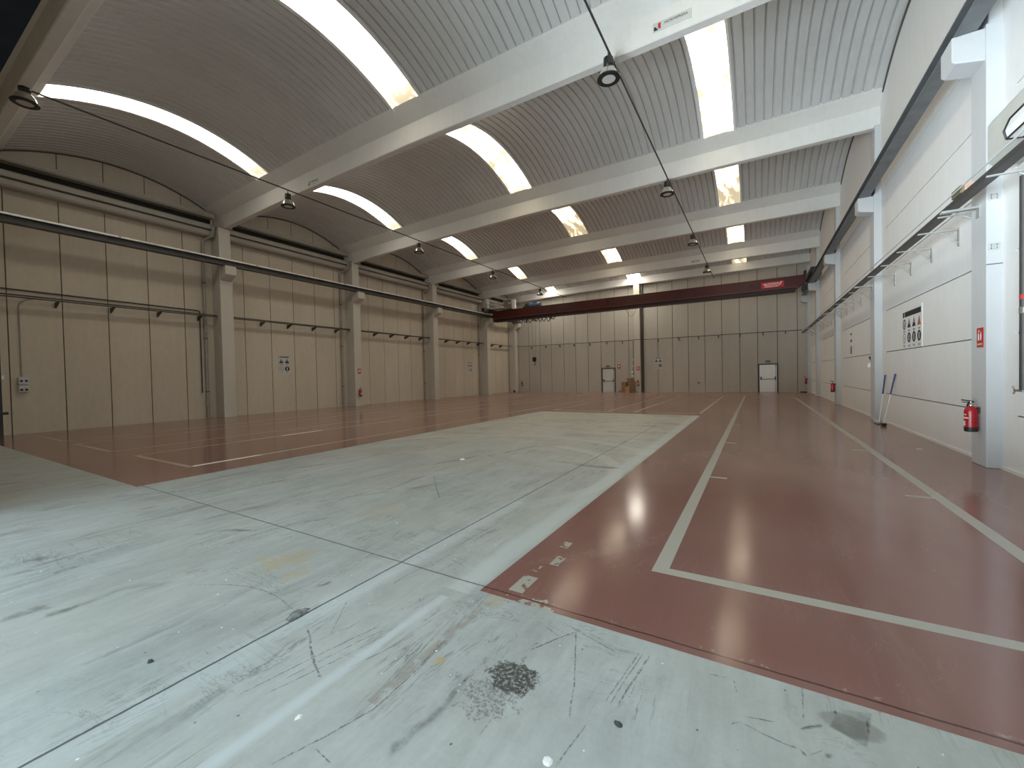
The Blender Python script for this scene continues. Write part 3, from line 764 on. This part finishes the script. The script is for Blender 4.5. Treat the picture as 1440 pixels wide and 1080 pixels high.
def bracket_mb(x, y, z, axis, L):
    """small triangular wall bracket reaching out from the wall"""
    b = MB()
    if axis == 0: b.prism([(x, z), (x + L, z), (x + L, z - .025), (x + .03, z - .20), (x, z - .20)], 1, y - .02, y + .02)
    else: b.prism([(y, z), (y - L, z), (y - L, z - .025), (y - .03, z - .20), (y, z - .20)], 0, x - .02, x + .02)
    return b
t = thing('air_pipe', (-21.1, 18.5, 4.6), 'thin dark air pipe on bracket arms along the dim wall', 'pipe')
mb = MB(); mb.tube([(-21.1, .95, 4.66), (-21.1, 16, 4.64), (-21.1, 35.3, 4.60), (-21.0, 35.75, 4.58), (-20.8, 35.85, 4.56)], .026, 8)
mb.box(-21.18, -21.02, .95, 35.3, 4.575, 4.60); mb.build('pipe', 'darksteel', t)
y = 2.95
for y in [4.36, 5.82, 7.26, 8.70, 11.40, 12.78, 14.2, 15.65, 18.5, 19.88, 21.27, 22.71, 25.63, 27.08, 28.56, 30.03, 32.2, 33.7]:
    bracket_mb(XL, y, 4.575, 0, .46).build('bracket', 'darksteel', t)
t = thing('air_pipe', (-9, 35.9, 4.5), 'thin dark air pipe on brackets across the far wall', 'pipe')
MB().tube([(-20.8, 35.85, 4.56), (-20.2, 35.86, 4.54), (-10.8, 35.88, 4.49), (-9.2, 35.88, 4.47), (-8.98, 35.42, 4.47), (-8.4, 35.42, 4.47), (-8.2, 35.88, 4.47), (2.5, 35.88, 4.46), (2.8, 35.6, 4.42)], .024, 8).build('pipe', 'darksteel', t)
for x in [-19.09, -17.53, -16.05, -14.6, -13.08, -11.49, -10.09, -7.1, -5.49, -4.0, -2.57, -1.07, .41, 1.8]: bracket_mb(x, YF, 4.44, 1, .2).build('bracket', 'darksteel', t)

# hose with a square drop, socket panel
tag(MB().tube([(XL + .05, .96, 4.90), (XL + .05, 8.72, 4.83), (XL + .05, 8.77, 4.78), (XL + .05, 8.77, 1.15)], .022, 8).build('black_hose', 'black'), 'black hose along the dim wall turning straight down', 'hose')
t = thing('socket_panel', (XL, 3.52, 1.4), 'grey socket panel on the dim wall with conduit above', 'socket panel')
MB().box(XL, XL + .14, 3.41, 3.64, 1.68, 1.93).build('upper_box', 'offwhite', t, bevel=.01)
lb = MB().box(XL, XL + .12, 3.41, 3.64, 1.42, 1.66).build('lower_box', 'offwhite', t, bevel=.01)
for y in (3.47, 3.58):
    for z, m in ((1.80, 'ink'), (1.50, 'ink')): MB().disc((XL + .145, y, z), .035, .03, 0, 14).build('socket', m, t)
MB().tube([(XL + .03, 3.5, 1.93), (XL + .03, 3.5, 4.35), (XL + .05, 3.55, 4.48), (XL + .12, 3.7, 4.58), (XL + .3, 3.9, 4.6)], .018, 8).build('conduit', 'pipe', t)
tag(MB().box(-20.78, -20.66, 2.86, 2.95, 0, 3.2).box(-20.80, -20.60, 2.86, 3.06, .72, .80).build('post', 'black'), 'thin black post at the dim corner of the door', 'post')
t = thing('light_switch', (XL + .02, 3.08, 1.9), 'tiny white light switch left of the grey socket panel', 'switch')
MB().box(XL, XL + .05, 3.02, 3.12, 1.86, 1.99).build('switch_plate', 'white', t)

# ------------------------------------------------------------------ cable tray on the white wall
def tray():
    t = thing('cable_tray', (2.75, 18, 4.2), 'long dark cable tray on pale arms along the white wall', 'cable tray')
    mb = MB(); y0, y1 = 1.2, 35.2
    mb.box(2.70, 2.83, y0, y1, 4.16, 4.168); mb.box(2.695, 2.703, y0, y1, 4.16, 4.23); mb.box(2.827, 2.835, y0, y1, 4.16, 4.23); mb.build('tray', 'darksteel', t)
    mb = MB()
    for i, (x, z, r) in enumerate(((2.72, 4.19, .014), (2.75, 4.185, .011), (2.78, 4.19, .015), (2.81, 4.185, .011))): mb.tube([(x, y0, z), (x, 12, z + .01), (x, 24, z), (x, y1, z)], r, 6)
    mb.build('cable', 'black', t)
    mb = MB(); mb.tube([(2.64, y0, 4.28), (2.64, 20, 4.27), (2.64, y1, 4.26)], .012, 6); mb.build('air_line', 'offwhite', t)
    y = 2.6
    ys = []
    while y < 35: ys.append(y); y += 1.38
    for y in ys:
        if min(abs(y - c) for c in COLY) < .3: y += .36
        b = MB(); b.box(2.68, XR, y - .014, y + .014, 4.138, 4.16)
        b.tube([(2.98, y, 4.13), (3.10, y, 4.05), (3.17, y, 3.95), (XR, y, 3.90)], .014, 6); b.box(XR - .02, XR, y - .04, y + .04, 3.84, 4.17)
        b.build('bracket', 'bracket', t)
    for y in COLY:
        b = MB(); b.box(2.64, CXR + .01, y - .05, y + .05, 4.125, 4.16); b.box(CXR - .012, CXR, y - .06, y + .06, 3.98, 4.17); b.build('bracket', 'bracket', t)
tray()
t = thing('junction_box', (2.78, 9.05, 4.24), 'small olive junction box with coppery cover on cable tray', 'junction box')
MB().box(2.68, 2.88, 8.95, 9.28, 4.24, 4.36).build('box', 'olive', t, bevel=.008)
MB().box(2.70, 2.86, 8.85, 8.95, 4.25, 4.35).build('cover', 'copper', t, bevel=.008)

# switch plates on the near face of the first white column
for z, l in ((4.205, 'upper small switch plate on the white column'), (3.44, 'lower small switch plate on the white column')):
    t = thing('switch_plate', (3.155, COLY[0] - CW, z - .05), l, 'switch plate')
    yy = COLY[0] - CW
    MB().box(3.10, 3.205, yy - .02, yy, z - .05, z + .05).build('plate', 'offwhite', t)
    b = MB()
    for a in ((3.115, 3.19, -.036, -.024), (3.115, 3.19, .024, .036), (3.115, 3.127, -.036, .036), (3.178, 3.19, -.036, .036), (3.135, 3.17, -.005, .005)): b.box(a[0], a[1], yy - .024, yy - .02, z + a[2], z + a[3])
    b.build('rim', 'greyink', t)
tag(MB().box(CXR - .004, XR, COLY[0] - CW - .005, COLY[0] - CW, 3.165, 3.18).build('column_band', 'jointw'), 'thin dark joint line across the white column', 'joint strip')

# air drop pipe with tap near the frame edge, air curtain above it
t = thing('air_drop_pipe', (3.12, 8.38, 1.2), 'vertical dark air pipe with brass tap on the white wall', 'pipe')
MB().tube([(3.12, 8.38, 1.26), (3.12, 8.38, 4.16)], .042, 12).build('pipe', 'darksteel', t, smooth=True)
m = MB(); m.tube([(3.12, 8.38, 1.25), (3.12, 8.60, 1.25)], .02, 8); m.tube([(3.12, 8.60, 1.25), (3.12, 8.66, 1.30)], .012, 6); m.tube([(3.12, 8.58, 1.25), (3.12, 8.64, 1.20)], .012, 6); m.build('tap', 'reflector', t)
MB().lathe([(.044, 2.30), (.048, 2.31), (.048, 2.38), (.044, 2.39)], (3.12, 8.38, 0), 12).build('coupling', 'reflector', t)
MB().lathe([(.0435, 2.50), (.0435, 2.56)], (3.12, 8.38, 0), 12).build('marking_band', 'signred', t)
t = thing('air_curtain', (3.05, 8.0, 4.6), 'big pale box housing high on the white wall at frame edge', 'housing')
MB().prism([(2.93, 4.56), (2.93, 5.10), (2.99, 5.18), (XR, 5.18), (XR, 4.48), (3.02, 4.48)], 1, 6.2, 8.85).build('housing', 'cream', t, bevel=.02)
dz = -.17
o = MB(); o.prism([(x, z + dz) for x, z in ((2.80, 4.70), (2.78, 4.80), (2.83, 4.94), (2.94, 4.96), (2.94, 4.68))], 1, 6.4, 7.92); hd = o.build('outlet_cover', 'white', t, bevel=.01)
o = MB(); o.tube([(x, 7.93, z + dz) for x, z in ((2.80, 4.695), (2.775, 4.80), (2.825, 4.945), (2.945, 4.965), (2.945, 4.675), (2.80, 4.695))], .012, 6)
for x, z in ((2.80, 4.70), (2.83, 4.955)): o.tube([(x, 7.93, z + dz), (x, 6.4, z + dz)], .012, 6)
o.build('seal', 'black', hd)

# ------------------------------------------------------------------ doors in the far wall
def door(n, x0, x1, h, leaf, label):
    t = thing('door_%d' % n, ((x0 + x1) / 2, YF, 0), label, 'door', kind='structure')
    f = MB(); w = .085
    f.box(x0, x0 + w, YF - .06, YF + .02, 0, h); f.box(x1 - w, x1, YF - .06, YF + .02, 0, h); f.box(x0, x1, YF - .06, YF + .02, h - w, h); f.build('door_frame', 'frame', t)
    l = MB().box(x0 + w, x1 - w, YF - .035, YF + .01, .01, h - w).build('door_leaf', leaf, t)
    b = MB(); a, c = x0 + w + .10, x1 - w - .10
    b.tube([(a, YF - .04, 1.0), (a, YF - .13, .98), (c, YF - .13, .98), (c, YF - .04, 1.0)], .022, 8); b.box(a - .04, a + .04, YF - .08, YF - .035, .92, 1.16); b.box(c - .04, c + .04, YF - .08, YF - .035, .92, 1.16)
    b.build('push_bar', 'darksteel', t)
    r = MB(); r.tube([(c + .02, YF - .055, .06), (c + .02, YF - .055, h - .14)], .012, 6); r.box(c, c + .05, YF - .07, YF - .035, .03, .12); r.box(c - .01, c + .05, YF - .07, YF - .035, h - .22, h - .12); r.build('lock_rod', 'steel', t)
    k = MB(); k.box(x0 + w + .16, x1 - w - .16, YF - .039, YF - .035, 1.12, h - .28); k.box(x0 + w + .16, x1 - w - .16, YF - .039, YF - .035, .14, .86); k.build('leaf_panel', leaf, t)
door(1, -12.02, -10.76, 2.16, 'leafg', 'pale grey emergency door beside the cardboard pile')
door(2, .07, 1.34, 2.13, 'leaf', 'bright white emergency door with a push bar')
for x, z, l in ((-11.46, 2.32, 'small dark exit light above the grey door'), (.70, 2.30, 'small dark exit light above the bright white door')):
    t = thing('exit_light', (x, YF, z - .06), l, 'exit light')
    MB().box(x - .15, x + .15, YF - .08, YF, z - .055, z + .055).build('housing', 'darksteel', t, bevel=.008)
    MB().box(x - .12, x + .12, YF - .085, YF - .08, z - .035, z + .035).build('lens', 'olive', t)

# ------------------------------------------------------------------ safety signs
def frame_of(axis, o):
    """maps sign-plane (u right as seen, v up, d out of the wall) to world"""
    if axis == 'F': return lambda u, v, d: (o[0] + u, o[1] - d, o[2] + v)
    if axis == 'L': return lambda u, v, d: (o[0] + d, o[1] + u, o[2] + v)
    return lambda u, v, d: (o[0] - d, o[1] - u, o[2] + v)
def sbox(F, u0, u1, v0, v1, d0, d1):
    p = [F(u, v, d) for d in (d0, d1) for v in (v0, v1) for u in (u0, u1)]
    return p, [(0, 2, 3, 1), (4, 5, 7, 6), (0, 1, 5, 4), (2, 6, 7, 3), (0, 4, 6, 2), (1, 3, 7, 5)]
def spoly(mb, F, pts, d): mb.poly([F(u, v, d) for u, v in pts], [tuple(range(len(pts)))])
def sdisc(mb, F, u, v, r, d, n=20): spoly(mb, F, [(u + r * math.cos(2 * PI * k / n), v + r * math.sin(2 * PI * k / n)) for k in range(n)], d)
def sring(mb, F, u, v, r, r2, d, n=24):
    P = [F(u + q * math.cos(2 * PI * k / n), v + q * math.sin(2 * PI * k / n), d) for q in (r, r2) for k in range(n)]
    mb.poly(P, [(k, (k + 1) % n, n + (k + 1) % n, n + k) for k in range(n)])
def safety_sign(axis, o, w, h, label, cols):
    F = frame_of(axis, o); t = thing('safety_sign', o, label, 'sign')
    b = MB(); b.poly(*sbox(F, -w / 2, w / 2, 0, h, 0, .012)); b.build('panel', 'white' if cols > 2 else 'offwhite', t)
    k = MB()
    if cols == 2: k.poly(*sbox(F, -w * .44, -w * .38, h * .90, h * .95, .012, .014)); k.poly(*sbox(F, -w * .33, w * .42, h * .90, h * .955, .012, .014))
    else: k.poly(*sbox(F, -w * .46, -w * .38, h * .80, h * .93, .012, .014)); k.poly(*sbox(F, -w * .35, w * .46, h * .80, h * .93, .012, .014))
    k.build('header', 'ink', t)
    cw = w / cols; d = .0135
    for c in range(cols):
        u = -w / 2 + cw * (c + .5); r = min(cw * .40, h * .13)
        a = MB(); vt = h * (.70 if cols == 2 else .62)
        if cols == 4 and c == 0: sring(a, F, u, vt, r, r * .72, d); spoly(a, F, [(u - r * .3, vt - r * .5), (u + r * .3, vt - r * .5), (u + r * .15, vt + r * .5), (u - r * .15, vt + r * .5)], d); m = 'ink'
        else:
            spoly(a, F, [(u - r, vt - r * .8), (u + r, vt - r * .8), (u, vt + r)], d); m = 'orangeink' if (cols == 4 and c == 3) else 'ink'
        a.build('pictogram', m, t, recalc=False)
        if m == 'ink' and not (cols == 4 and c == 0):
            a = MB(); spoly(a, F, [(u - r * .42, vt - r * .1), (u + r * .42, vt - r * .1), (u, vt + r * .62)], d + .001); a.build('pictogram_centre', 'greyink', t, recalc=False)
        a = MB(); vb = h * (.29 if cols == 2 else .27)
        if c == 0: sring(a, F, u, vb, r, r * .78, d); sdisc(a, F, u, vb, r * .25, d, 10); spoly(a, F, [(u - r * .62, vb + r * .5), (u - r * .5, vb + r * .62), (u + r * .62, vb - r * .5), (u + r * .5, vb - r * .62)], d); m = 'greyink'
        else: sdisc(a, F, u, vb, r, d); m = 'ink'
        a.build('pictogram', m, t, recalc=False)
        if c:
            a = MB(); spoly(a, F, [(u - r * .18, vb - r * .6), (u + r * .18, vb - r * .6), (u + r * .18, vb + r * .6), (u - r * .18, vb + r * .6)], d + .001); a.build('pictogram_centre', 'white', t, recalc=False)
        for v in ((h * .53, h * .10) if cols == 2 else (h * .45, h * .07)):
            a = MB(); a.poly(*sbox(F, u - r * .7, u + r * .7, v, v + h * .018, .012, .0135)); a.poly(*sbox(F, u - r * .5, u + r * .5, v - h * .03, v + h * .001, .012, .0132))
            a.build('caption', 'greyink', t)
safety_sign('L', (XL, 12.55, 1.97), .62, .97, 'white warning sign on dim wall between first and second columns', 2)
safety_sign('L', (XL, 28.9, 1.95), .62, .97, 'white warning sign on dim wall close to the crane', 2)
safety_sign('F', (-7.12, YF, 1.95), .62, 1.0, 'white warning sign on far wall right of middle column', 2)
safety_sign('R', (XR, 13.61, 2.08), 1.48, .99, 'large white sign with eight pictograms on the white wall', 4)

def fire_sign(axis, o, w, h, label, words=True):
    F = frame_of(axis, o); t = thing('fire_sign', o, label, 'sign')
    b = MB(); b.poly(*sbox(F, -w / 2, w / 2, 0, h, 0, .01)); b.build('panel', 'signred', t)
    a = MB(); r = w * .13
    spoly(a, F, [(-w * .30, h * .36), (-w * .06, h * .36), (-w * .06, h * .66), (-w * .12, h * .74), (-w * .24, h * .74), (-w * .30, h * .66)], .012)
    spoly(a, F, [(-w * .22, h * .76), (-w * .10, h * .76), (-w * .02, h * .90), (-w * .22, h * .88)], .012)
    spoly(a, F, [(w * .10, h * .36), (w * .28, h * .36), (w * .34, h * .60), (w * .22, h * .86), (w * .06, h * .62)], .012)
    a.build('pictogram', 'white', t, recalc=False)
    c = MB(); c.poly(*sbox(F, -w * .42, w * .42, h * .07, h * .25, .01, .012)); c.build('caption_band', 'orangeink', t)
    rot = {'F': (PI / 2, 0, 0), 'L': (PI / 2, 0, PI / 2), 'R': (PI / 2, 0, -PI / 2)}[axis]
    p = Vector(F(0, h * .16, .0125)) - Vector(o)
    text('lettering', 'EXTINTOR', w * .15, 'white', t, p, rot, .0005)
fire_sign('R', (CXR, 9.50, 1.90), .21, .31, 'red extinguisher sign on the first white column')
fire_sign('L', (CXL, 16.72, 1.94), .22, .32, 'small red extinguisher sign on a beige column')
fire_sign('F', (-10.45, YF, 2.07), .27, .36, 'small red fire sign between grey door and cardboard')
fire_sign('F', (-8.66, 35.5, 1.88), .28, .31, 'small red extinguisher sign on the far middle column')

# ------------------------------------------------------------------ fire extinguishers
def extinguisher():
    t = thing('fire_extinguisher', (0, 0, 0), '', 'fire extinguisher')     # wall side at +X, origin at the foot
    MB().lathe([(.065, 0), (.078, .006), (.08, .03), (.08, .075)], n=24).build('foot_ring', 'black', t, smooth=True)
    b = MB(); b.lathe([(.0785, .072), (.0785, .33)] + [(.0785 * math.cos(a), .33 + .085 * math.sin(a)) for a in [PI / 2 * i / 8 for i in range(1, 7)]] + [(.022, .425)], n=28)
    cy = b.build('cylinder', 'red', t, smooth=True)
    def patch(z0, z1, a0, a1, m, nm):
        p = MB(); n = 8; R = .0793
        pts = [(R * math.cos(a0 + (a1 - a0) * i / n), R * math.sin(a0 + (a1 - a0) * i / n), z) for z in (z0, z1) for i in range(n + 1)]
        p.poly(pts, [(i, i + 1, n + 2 + i, n + 1 + i) for i in range(n)]); p.build(nm, m, cy, recalc=False)
    patch(.095, .175, PI * .80, PI * 1.12, 'white', 'label'); patch(.215, .235, PI * .80, PI * 1.30, 'white', 'label_text'); patch(.27, .285, PI * .80, PI * 1.2, 'offwhite', 'label_text')
    v = MB(); v.lathe([(.026, .42), (.026, .45), (.018, .46), (.018, .49)], n=14); v.build('valve', 'reflector', t, smooth=True)
    h = MB(); h.prism([(-.11, .505), (-.105, .525), (.03, .50), (.03, .485)], 1, -.014, .014); h.prism([(-.10, .475), (-.10, .488), (.03, .485), (.03, .47)], 1, -.012, .012); h.build('handle', 'black', t)
    s = MB(); s.tube([(0, .02, .47), (.0, .07, .475), (-.01, .10, .42), (0, .098, .30), (0, .095, .20)], .012, 8); s.tube([(0, .095, .20), (0, .094, .10)], [.014, .02], 8); s.build('hose', 'black', t, smooth=True)
    w = MB(); w.box(.075, .10, -.03, .03, .30, .40); w.build('wall_bracket', 'darksteel', t)
    return t
E1 = extinguisher(); E1.location = (CXR - .10, 9.53, .54)
E1['label'] = 'large red fire extinguisher on the first white column'; E1['group'] = 'fire extinguishers on walls and columns'
def ext(loc, rz, l):
    e = dup(E1, loc, l); e.rotation_euler = (0, 0, rz); return e
ext((CXR - .10, COLY[2] - .05, .56), 0, 'red fire extinguisher on white column beyond the brooms')
ext((2.95, 35.42, .62), 0, 'small red fire extinguisher in corner by white door')
ext((CXL + .10, 16.70, .58), PI, 'dark fire extinguisher on the beige column')
ext((-8.66, 35.40, .58), PI / 2, 'fire extinguisher on the far middle column beside cardboard')
ext((-20.25, 35.42 + .53, .58), PI / 2, 'dark fire extinguisher in the far dim corner')
tag(MB().box(2.62, 2.98, 35.2, 35.5, 0, .09).build('floor_box', 'black', bevel=.01), 'flat black box on floor under the corner extinguisher', 'box')
tag(MB().box(-20.9, -20.75, 35.3, 35.45, 0, .2).build('floor_box', 'black', bevel=.01), 'small black box on floor in the far dim corner', 'box')

# ------------------------------------------------------------------ cleaning tools by the second white column
def broom(name, foot, top, label, head):
    t = thing(name, (foot[0], foot[1], 0), label, 'broom')
    a, b = Vector((foot[0], foot[1], .04)), Vector(top); m = a.lerp(b, .60)
    MB().tube([a, m], .013, 10).build('pole', 'white', t, smooth=True)
    MB().tube([m, b], .019, 10).build('grip', 'navy', t, smooth=True)
    h = MB(); h.box(foot[0] - .05, foot[0] + .04, foot[1] - .02, foot[1] + .40, .03, .085) if head == 'pan' else h.box(foot[0] - .05, foot[0] + .05, foot[1] - .14, foot[1] + .06, .03, .08)
    h.build('head', 'offwhite' if head == 'pan' else 'black', t, bevel=.008)
    h = MB(); h.box(foot[0] - .045, foot[0] + .035, foot[1], foot[1] + .38, 0, .03) if head == 'pan' else h.box(foot[0] - .04, foot[0] + .04, foot[1] - .13, foot[1] + .05, 0, .03)
    h.build('bristles', 'navy' if head == 'pan' else 'black', t)
broom('broom', (2.98, 15.42, 0), (3.22, 15.93, 1.40), 'blue-handled white broom leaning beside the white column', 'pan')
broom('floor_squeegee', (2.99, 15.02, 0), (3.22, 14.90, 1.44), 'blue-handled squeegee leaning on bare wall beside the broom', 'sq')
t = thing('alarm_siren', (3.2, 17.6, 1.4), 'white round alarm siren on the wall behind brooms column', 'alarm')
MB().box(XR - .05, XR, 17.52, 17.70, 1.42, 1.62).build('base', 'white', t, bevel=.01)
MB().lathe([(.05, 1.62), (.07, 1.64), (.06, 1.74), (.02, 1.78)], (XR - .07, 17.61, 0), 14).build('horn', 'white', t, smooth=True)
MB().prism([(XR, 1.80), (XR - .03, 1.80), (XR - .10, 1.98), (XR, 2.02)], 1, 17.56, 17.66).build('bracket', 'darksteel', t)
for z, h, l in ((2.98, .07, 'top dark hook plate in a vertical row on the white wall'), (2.72, .10, 'middle dark hook plate in a vertical row on the white wall'), (2.35, .30, 'lowest long rusty hook plate in a vertical row on the white wall')):
    tag(MB().box(XR - .015, XR, 21.0, 21.22, z - h / 2, z + h / 2).build('hook_plate', 'steel' if h > .2 else 'darksteel'), l, 'wall plate')

# ------------------------------------------------------------------ cardboard and pallets by the far column
t = thing('cardboard_bundle', (-9.75, 35.5, 0), 'tall brown bundle of flat cardboard leaning on far wall', 'cardboard')
mb = MB()
for i in range(5):
    R = Matrix.Translation((-9.92 + i * .02, 35.55 + i * .07, 0)) @ Matrix.Rotation(-.10, 4, 'X')
    mb.box(-.20 - .02 * i, .18, -.02, .02, .0, .86 + .02 * (i % 3), 0, R)
mb.build('flat_sheets', 'card', t)
def carton(x0, x1, y0, y1, z0, z1, label, m='card', tape=True):
    t = thing('carton', ((x0 + x1) / 2, (y0 + y1) / 2, z0), label, 'carton', 'cartons and pallet pieces by the far column')
    MB().box(x0, x1, y0, y1, z0, z1).build('body', m, t, bevel=.006)
    if tape: MB().box((x0 + x1) / 2 - .03, (x0 + x1) / 2 + .03, y0 - .003, y1, z1 - .1, z1 + .003).build('tape', 'cardlight', t)
    f = MB(); R = Matrix.Translation((x0, (y0 + y1) / 2, z1)) @ Matrix.Rotation(-.5, 4, 'Y'); f.box(-.16, 0, -(y1 - y0) / 2, (y1 - y0) / 2, 0, .008, 0, R); f.build('flap', m, t)
carton(-9.60, -9.26, 34.80, 35.12, 0, .50, 'light open carton on floor in front of pallet pieces', 'cardlight', False)
carton(-9.62, -9.28, 35.66, 36.0, 0, .72, 'brown carton standing between cardboard bundle and pallets')
carton(-9.61, -9.29, 35.67, 35.99, .725, 1.20, 'upper brown carton stacked on top against far wall')
def pallet(x, y, z, rx, label):
    t = thing('pallet', (x, y, z), label, 'pallet', 'cartons and pallet pieces by the far column')
    for i in range(5): MB().box(x - .26 + i * .115, x - .18 + i * .115, y - .012, y + .01, z, z + .95).build('board', 'wood', t)
    for zz in (.08, .45, .82): MB().box(x - .26, x + .28, y + .01, y + .09, z + zz, z + zz + .09).build('bearer', 'wood', t)
    t.rotation_euler = (rx, 0, 0); return t
pallet(-9.13, 35.22, 0.012, -.12, 'front wooden pallet piece leaning beside middle far column')
pallet(-9.25, 35.40, 0.012, -.10, 'back wooden pallet piece leaning beside middle far column').scale = (.95, 1, 1.22)
tag(MB().prism([(-10.42, 0), (-10.28, 0), (-10.22, .16), (-10.34, .10)], 1, 35.6, 35.75).build('wood_offcut', 'wood'), 'small wood offcut on floor left of cardboard bundle', 'offcut')
t = thing('socket_column', (-9.22, YF, 1.2), 'conduit with white socket boxes above the cardboard pile', 'socket')
MB().tube([(-9.18, YF - .03, 4.44), (-9.18, YF - .03, 1.3)], .03, 8).build('conduit', 'pipe', t)
for x, z, m in ((-9.18, 2.79, 'offwhite'), (-9.20, 2.24, 'offwhite'), (-9.27, 1.74, 'white'), (-9.24, 1.40, 'white')): MB().box(x - .09, x + .09, YF - .12, YF, z - .08, z + .08).build('socket_box', m, t, bevel=.01)
t = thing('wall_hole_cover', (-4.05, YF, .75), 'tiny dark wall plate low on far wall panels', 'wall plate')
MB().box(-4.1, -3.95, YF - .02, YF, .70, .80).build('plate', 'darksteel', t)

# ------------------------------------------------------------------ litter on the floor
def lump(name, x, y, rx, ry, h, m, label, cat):
    mb = MB(); n = 9; rr = random.Random(int(abs(x * 1000 + y * 77)))
    rad = [rr.uniform(.75, 1.15) for _ in range(n)]
    pts = [(x + rx * rad[k] * math.cos(2 * PI * k / n), y + ry * rad[k] * math.sin(2 * PI * k / n), 0) for k in range(n)]
    pts += [(x + .6 * rx * rad[k] * math.cos(2 * PI * k / n), y + .6 * ry * rad[k] * math.sin(2 * PI * k / n), h * rr.uniform(.7, 1)) for k in range(n)] + [(x, y, h)]
    mb.poly(pts, [(k, (k + 1) % n, n + (k + 1) % n, n + k) for k in range(n)] + [(n + k, n + (k + 1) % n, 2 * n) for k in range(n)])
    tag(mb.build(name, m), label, cat)
lump('pebble', -.56, 1.82, .022, .016, .014, 'pebble', 'dark pebble on grey floor in front of red zone', 'pebble')
lump('pebble', -3.02, .93, .022, .016, .012, 'pebble', 'small dark pebble on grey floor beyond the long joint', 'pebble')
lump('paper_scrap', -.76, 1.50, .022, .03, .008, 'paper', 'white paper scrap on grey floor at the bottom edge', 'paper scrap')
lump('paper_scrap', -1.89, 1.12, .014, .02, .006, 'paper', 'white scrap on the pale wheel track', 'paper scrap')
lump('paper_scrap', -4.95, 6.35, .05, .06, .02, 'paper', 'crumpled white scrap in the middle of grey floor', 'paper scrap')
lump('plaster_crumb', -2.72, 1.62, .035, .09, .022, 'rubble', 'grey plaster crumb lying on the long floor joint', 'plaster crumb')
lump('paper_scrap', 2.72, 11.0, .05, .03, .005, 'paper', 'white paper scrap near the base of the white wall', 'paper scrap')

# ------------------------------------------------------------------ daylight
# hazy bright sky; unseen one-sided yard glow added to brighten white wall and roof
w = bpy.data.worlds.new('World'); bpy.context.scene.world = w; w.use_nodes = True
nt = w.node_tree; bg = nt.nodes['Background']
tc = nt.nodes.new('ShaderNodeTexCoord'); sx = nt.nodes.new('ShaderNodeSeparateXYZ'); nt.links.new(tc.outputs['Generated'], sx.inputs[0])
wx, wy, wz = [S(nt, o) for o in sx.outputs]
lit = (wx * -1.0).smooth(-.10, .35)
yard_fill = lit * 23.0 + 1.0; sky = lit * .9 + 1.45
k = wz.smooth(-.02, .02)
st = k * sky + (1.0 - k) * yard_fill
mx = nt.nodes.new('ShaderNodeMix'); mx.data_type = 'RGBA'; nt.links.new(k.o, mx.inputs['Factor'])
mx.inputs[6].default_value = (.78, .92, 1.0, 1); mx.inputs[7].default_value = (.74, .91, 1.0, 1)
nt.links.new(mx.outputs[2], bg.inputs['Color']); nt.links.new(st.o, bg.inputs['Strength'])
la = bpy.data.lights.new('door_daylight_portal', 'AREA'); la.shape = 'RECTANGLE'; la.size = 10.05; la.size_y = 4.57; la.cycles.is_portal = True
lo = bpy.data.objects.new('door_daylight_portal', la); C.objects.link(lo); lo.location = (-3.425, .5, 2.285); lo.rotation_euler = (PI / 2, 0, 0)

# ------------------------------------------------------------------ camera
cam = bpy.data.cameras.new('camera'); co = bpy.data.objects.new('camera', cam); C.objects.link(co)
cam.sensor_fit = 'HORIZONTAL'; cam.sensor_width = 36; cam.lens = 36 * 578.96 / 1440; cam.clip_start = .05; cam.clip_end = 300
R = ((0.8591812653850693, 0.5112114486766127, -0.021688890088473415), (0.008999259274258669, 0.027284095863355708, 0.9995872105251417), (-0.5115921877275157, 0.859021788347, -0.018841459638155273))
m = Matrix(((R[0][0], R[1][0], -R[2][0], 0), (R[0][1], R[1][1], -R[2][1], 0), (R[0][2], R[1][2], -R[2][2], 1.6), (0, 0, 0, 1)))
co.matrix_world = m
sc = bpy.context.scene; sc.camera = co
sc.view_settings.view_transform = 'Standard'; sc.view_settings.look = 'None'; sc.view_settings.gamma = 1; sc.view_settings.use_curve_mapping = False
sc.view_settings.exposure = 0.0
sc.cycles.max_bounces = 10; sc.cycles.diffuse_bounces = 6; sc.cycles.glossy_bounces = 4; sc.cycles.use_denoising = True
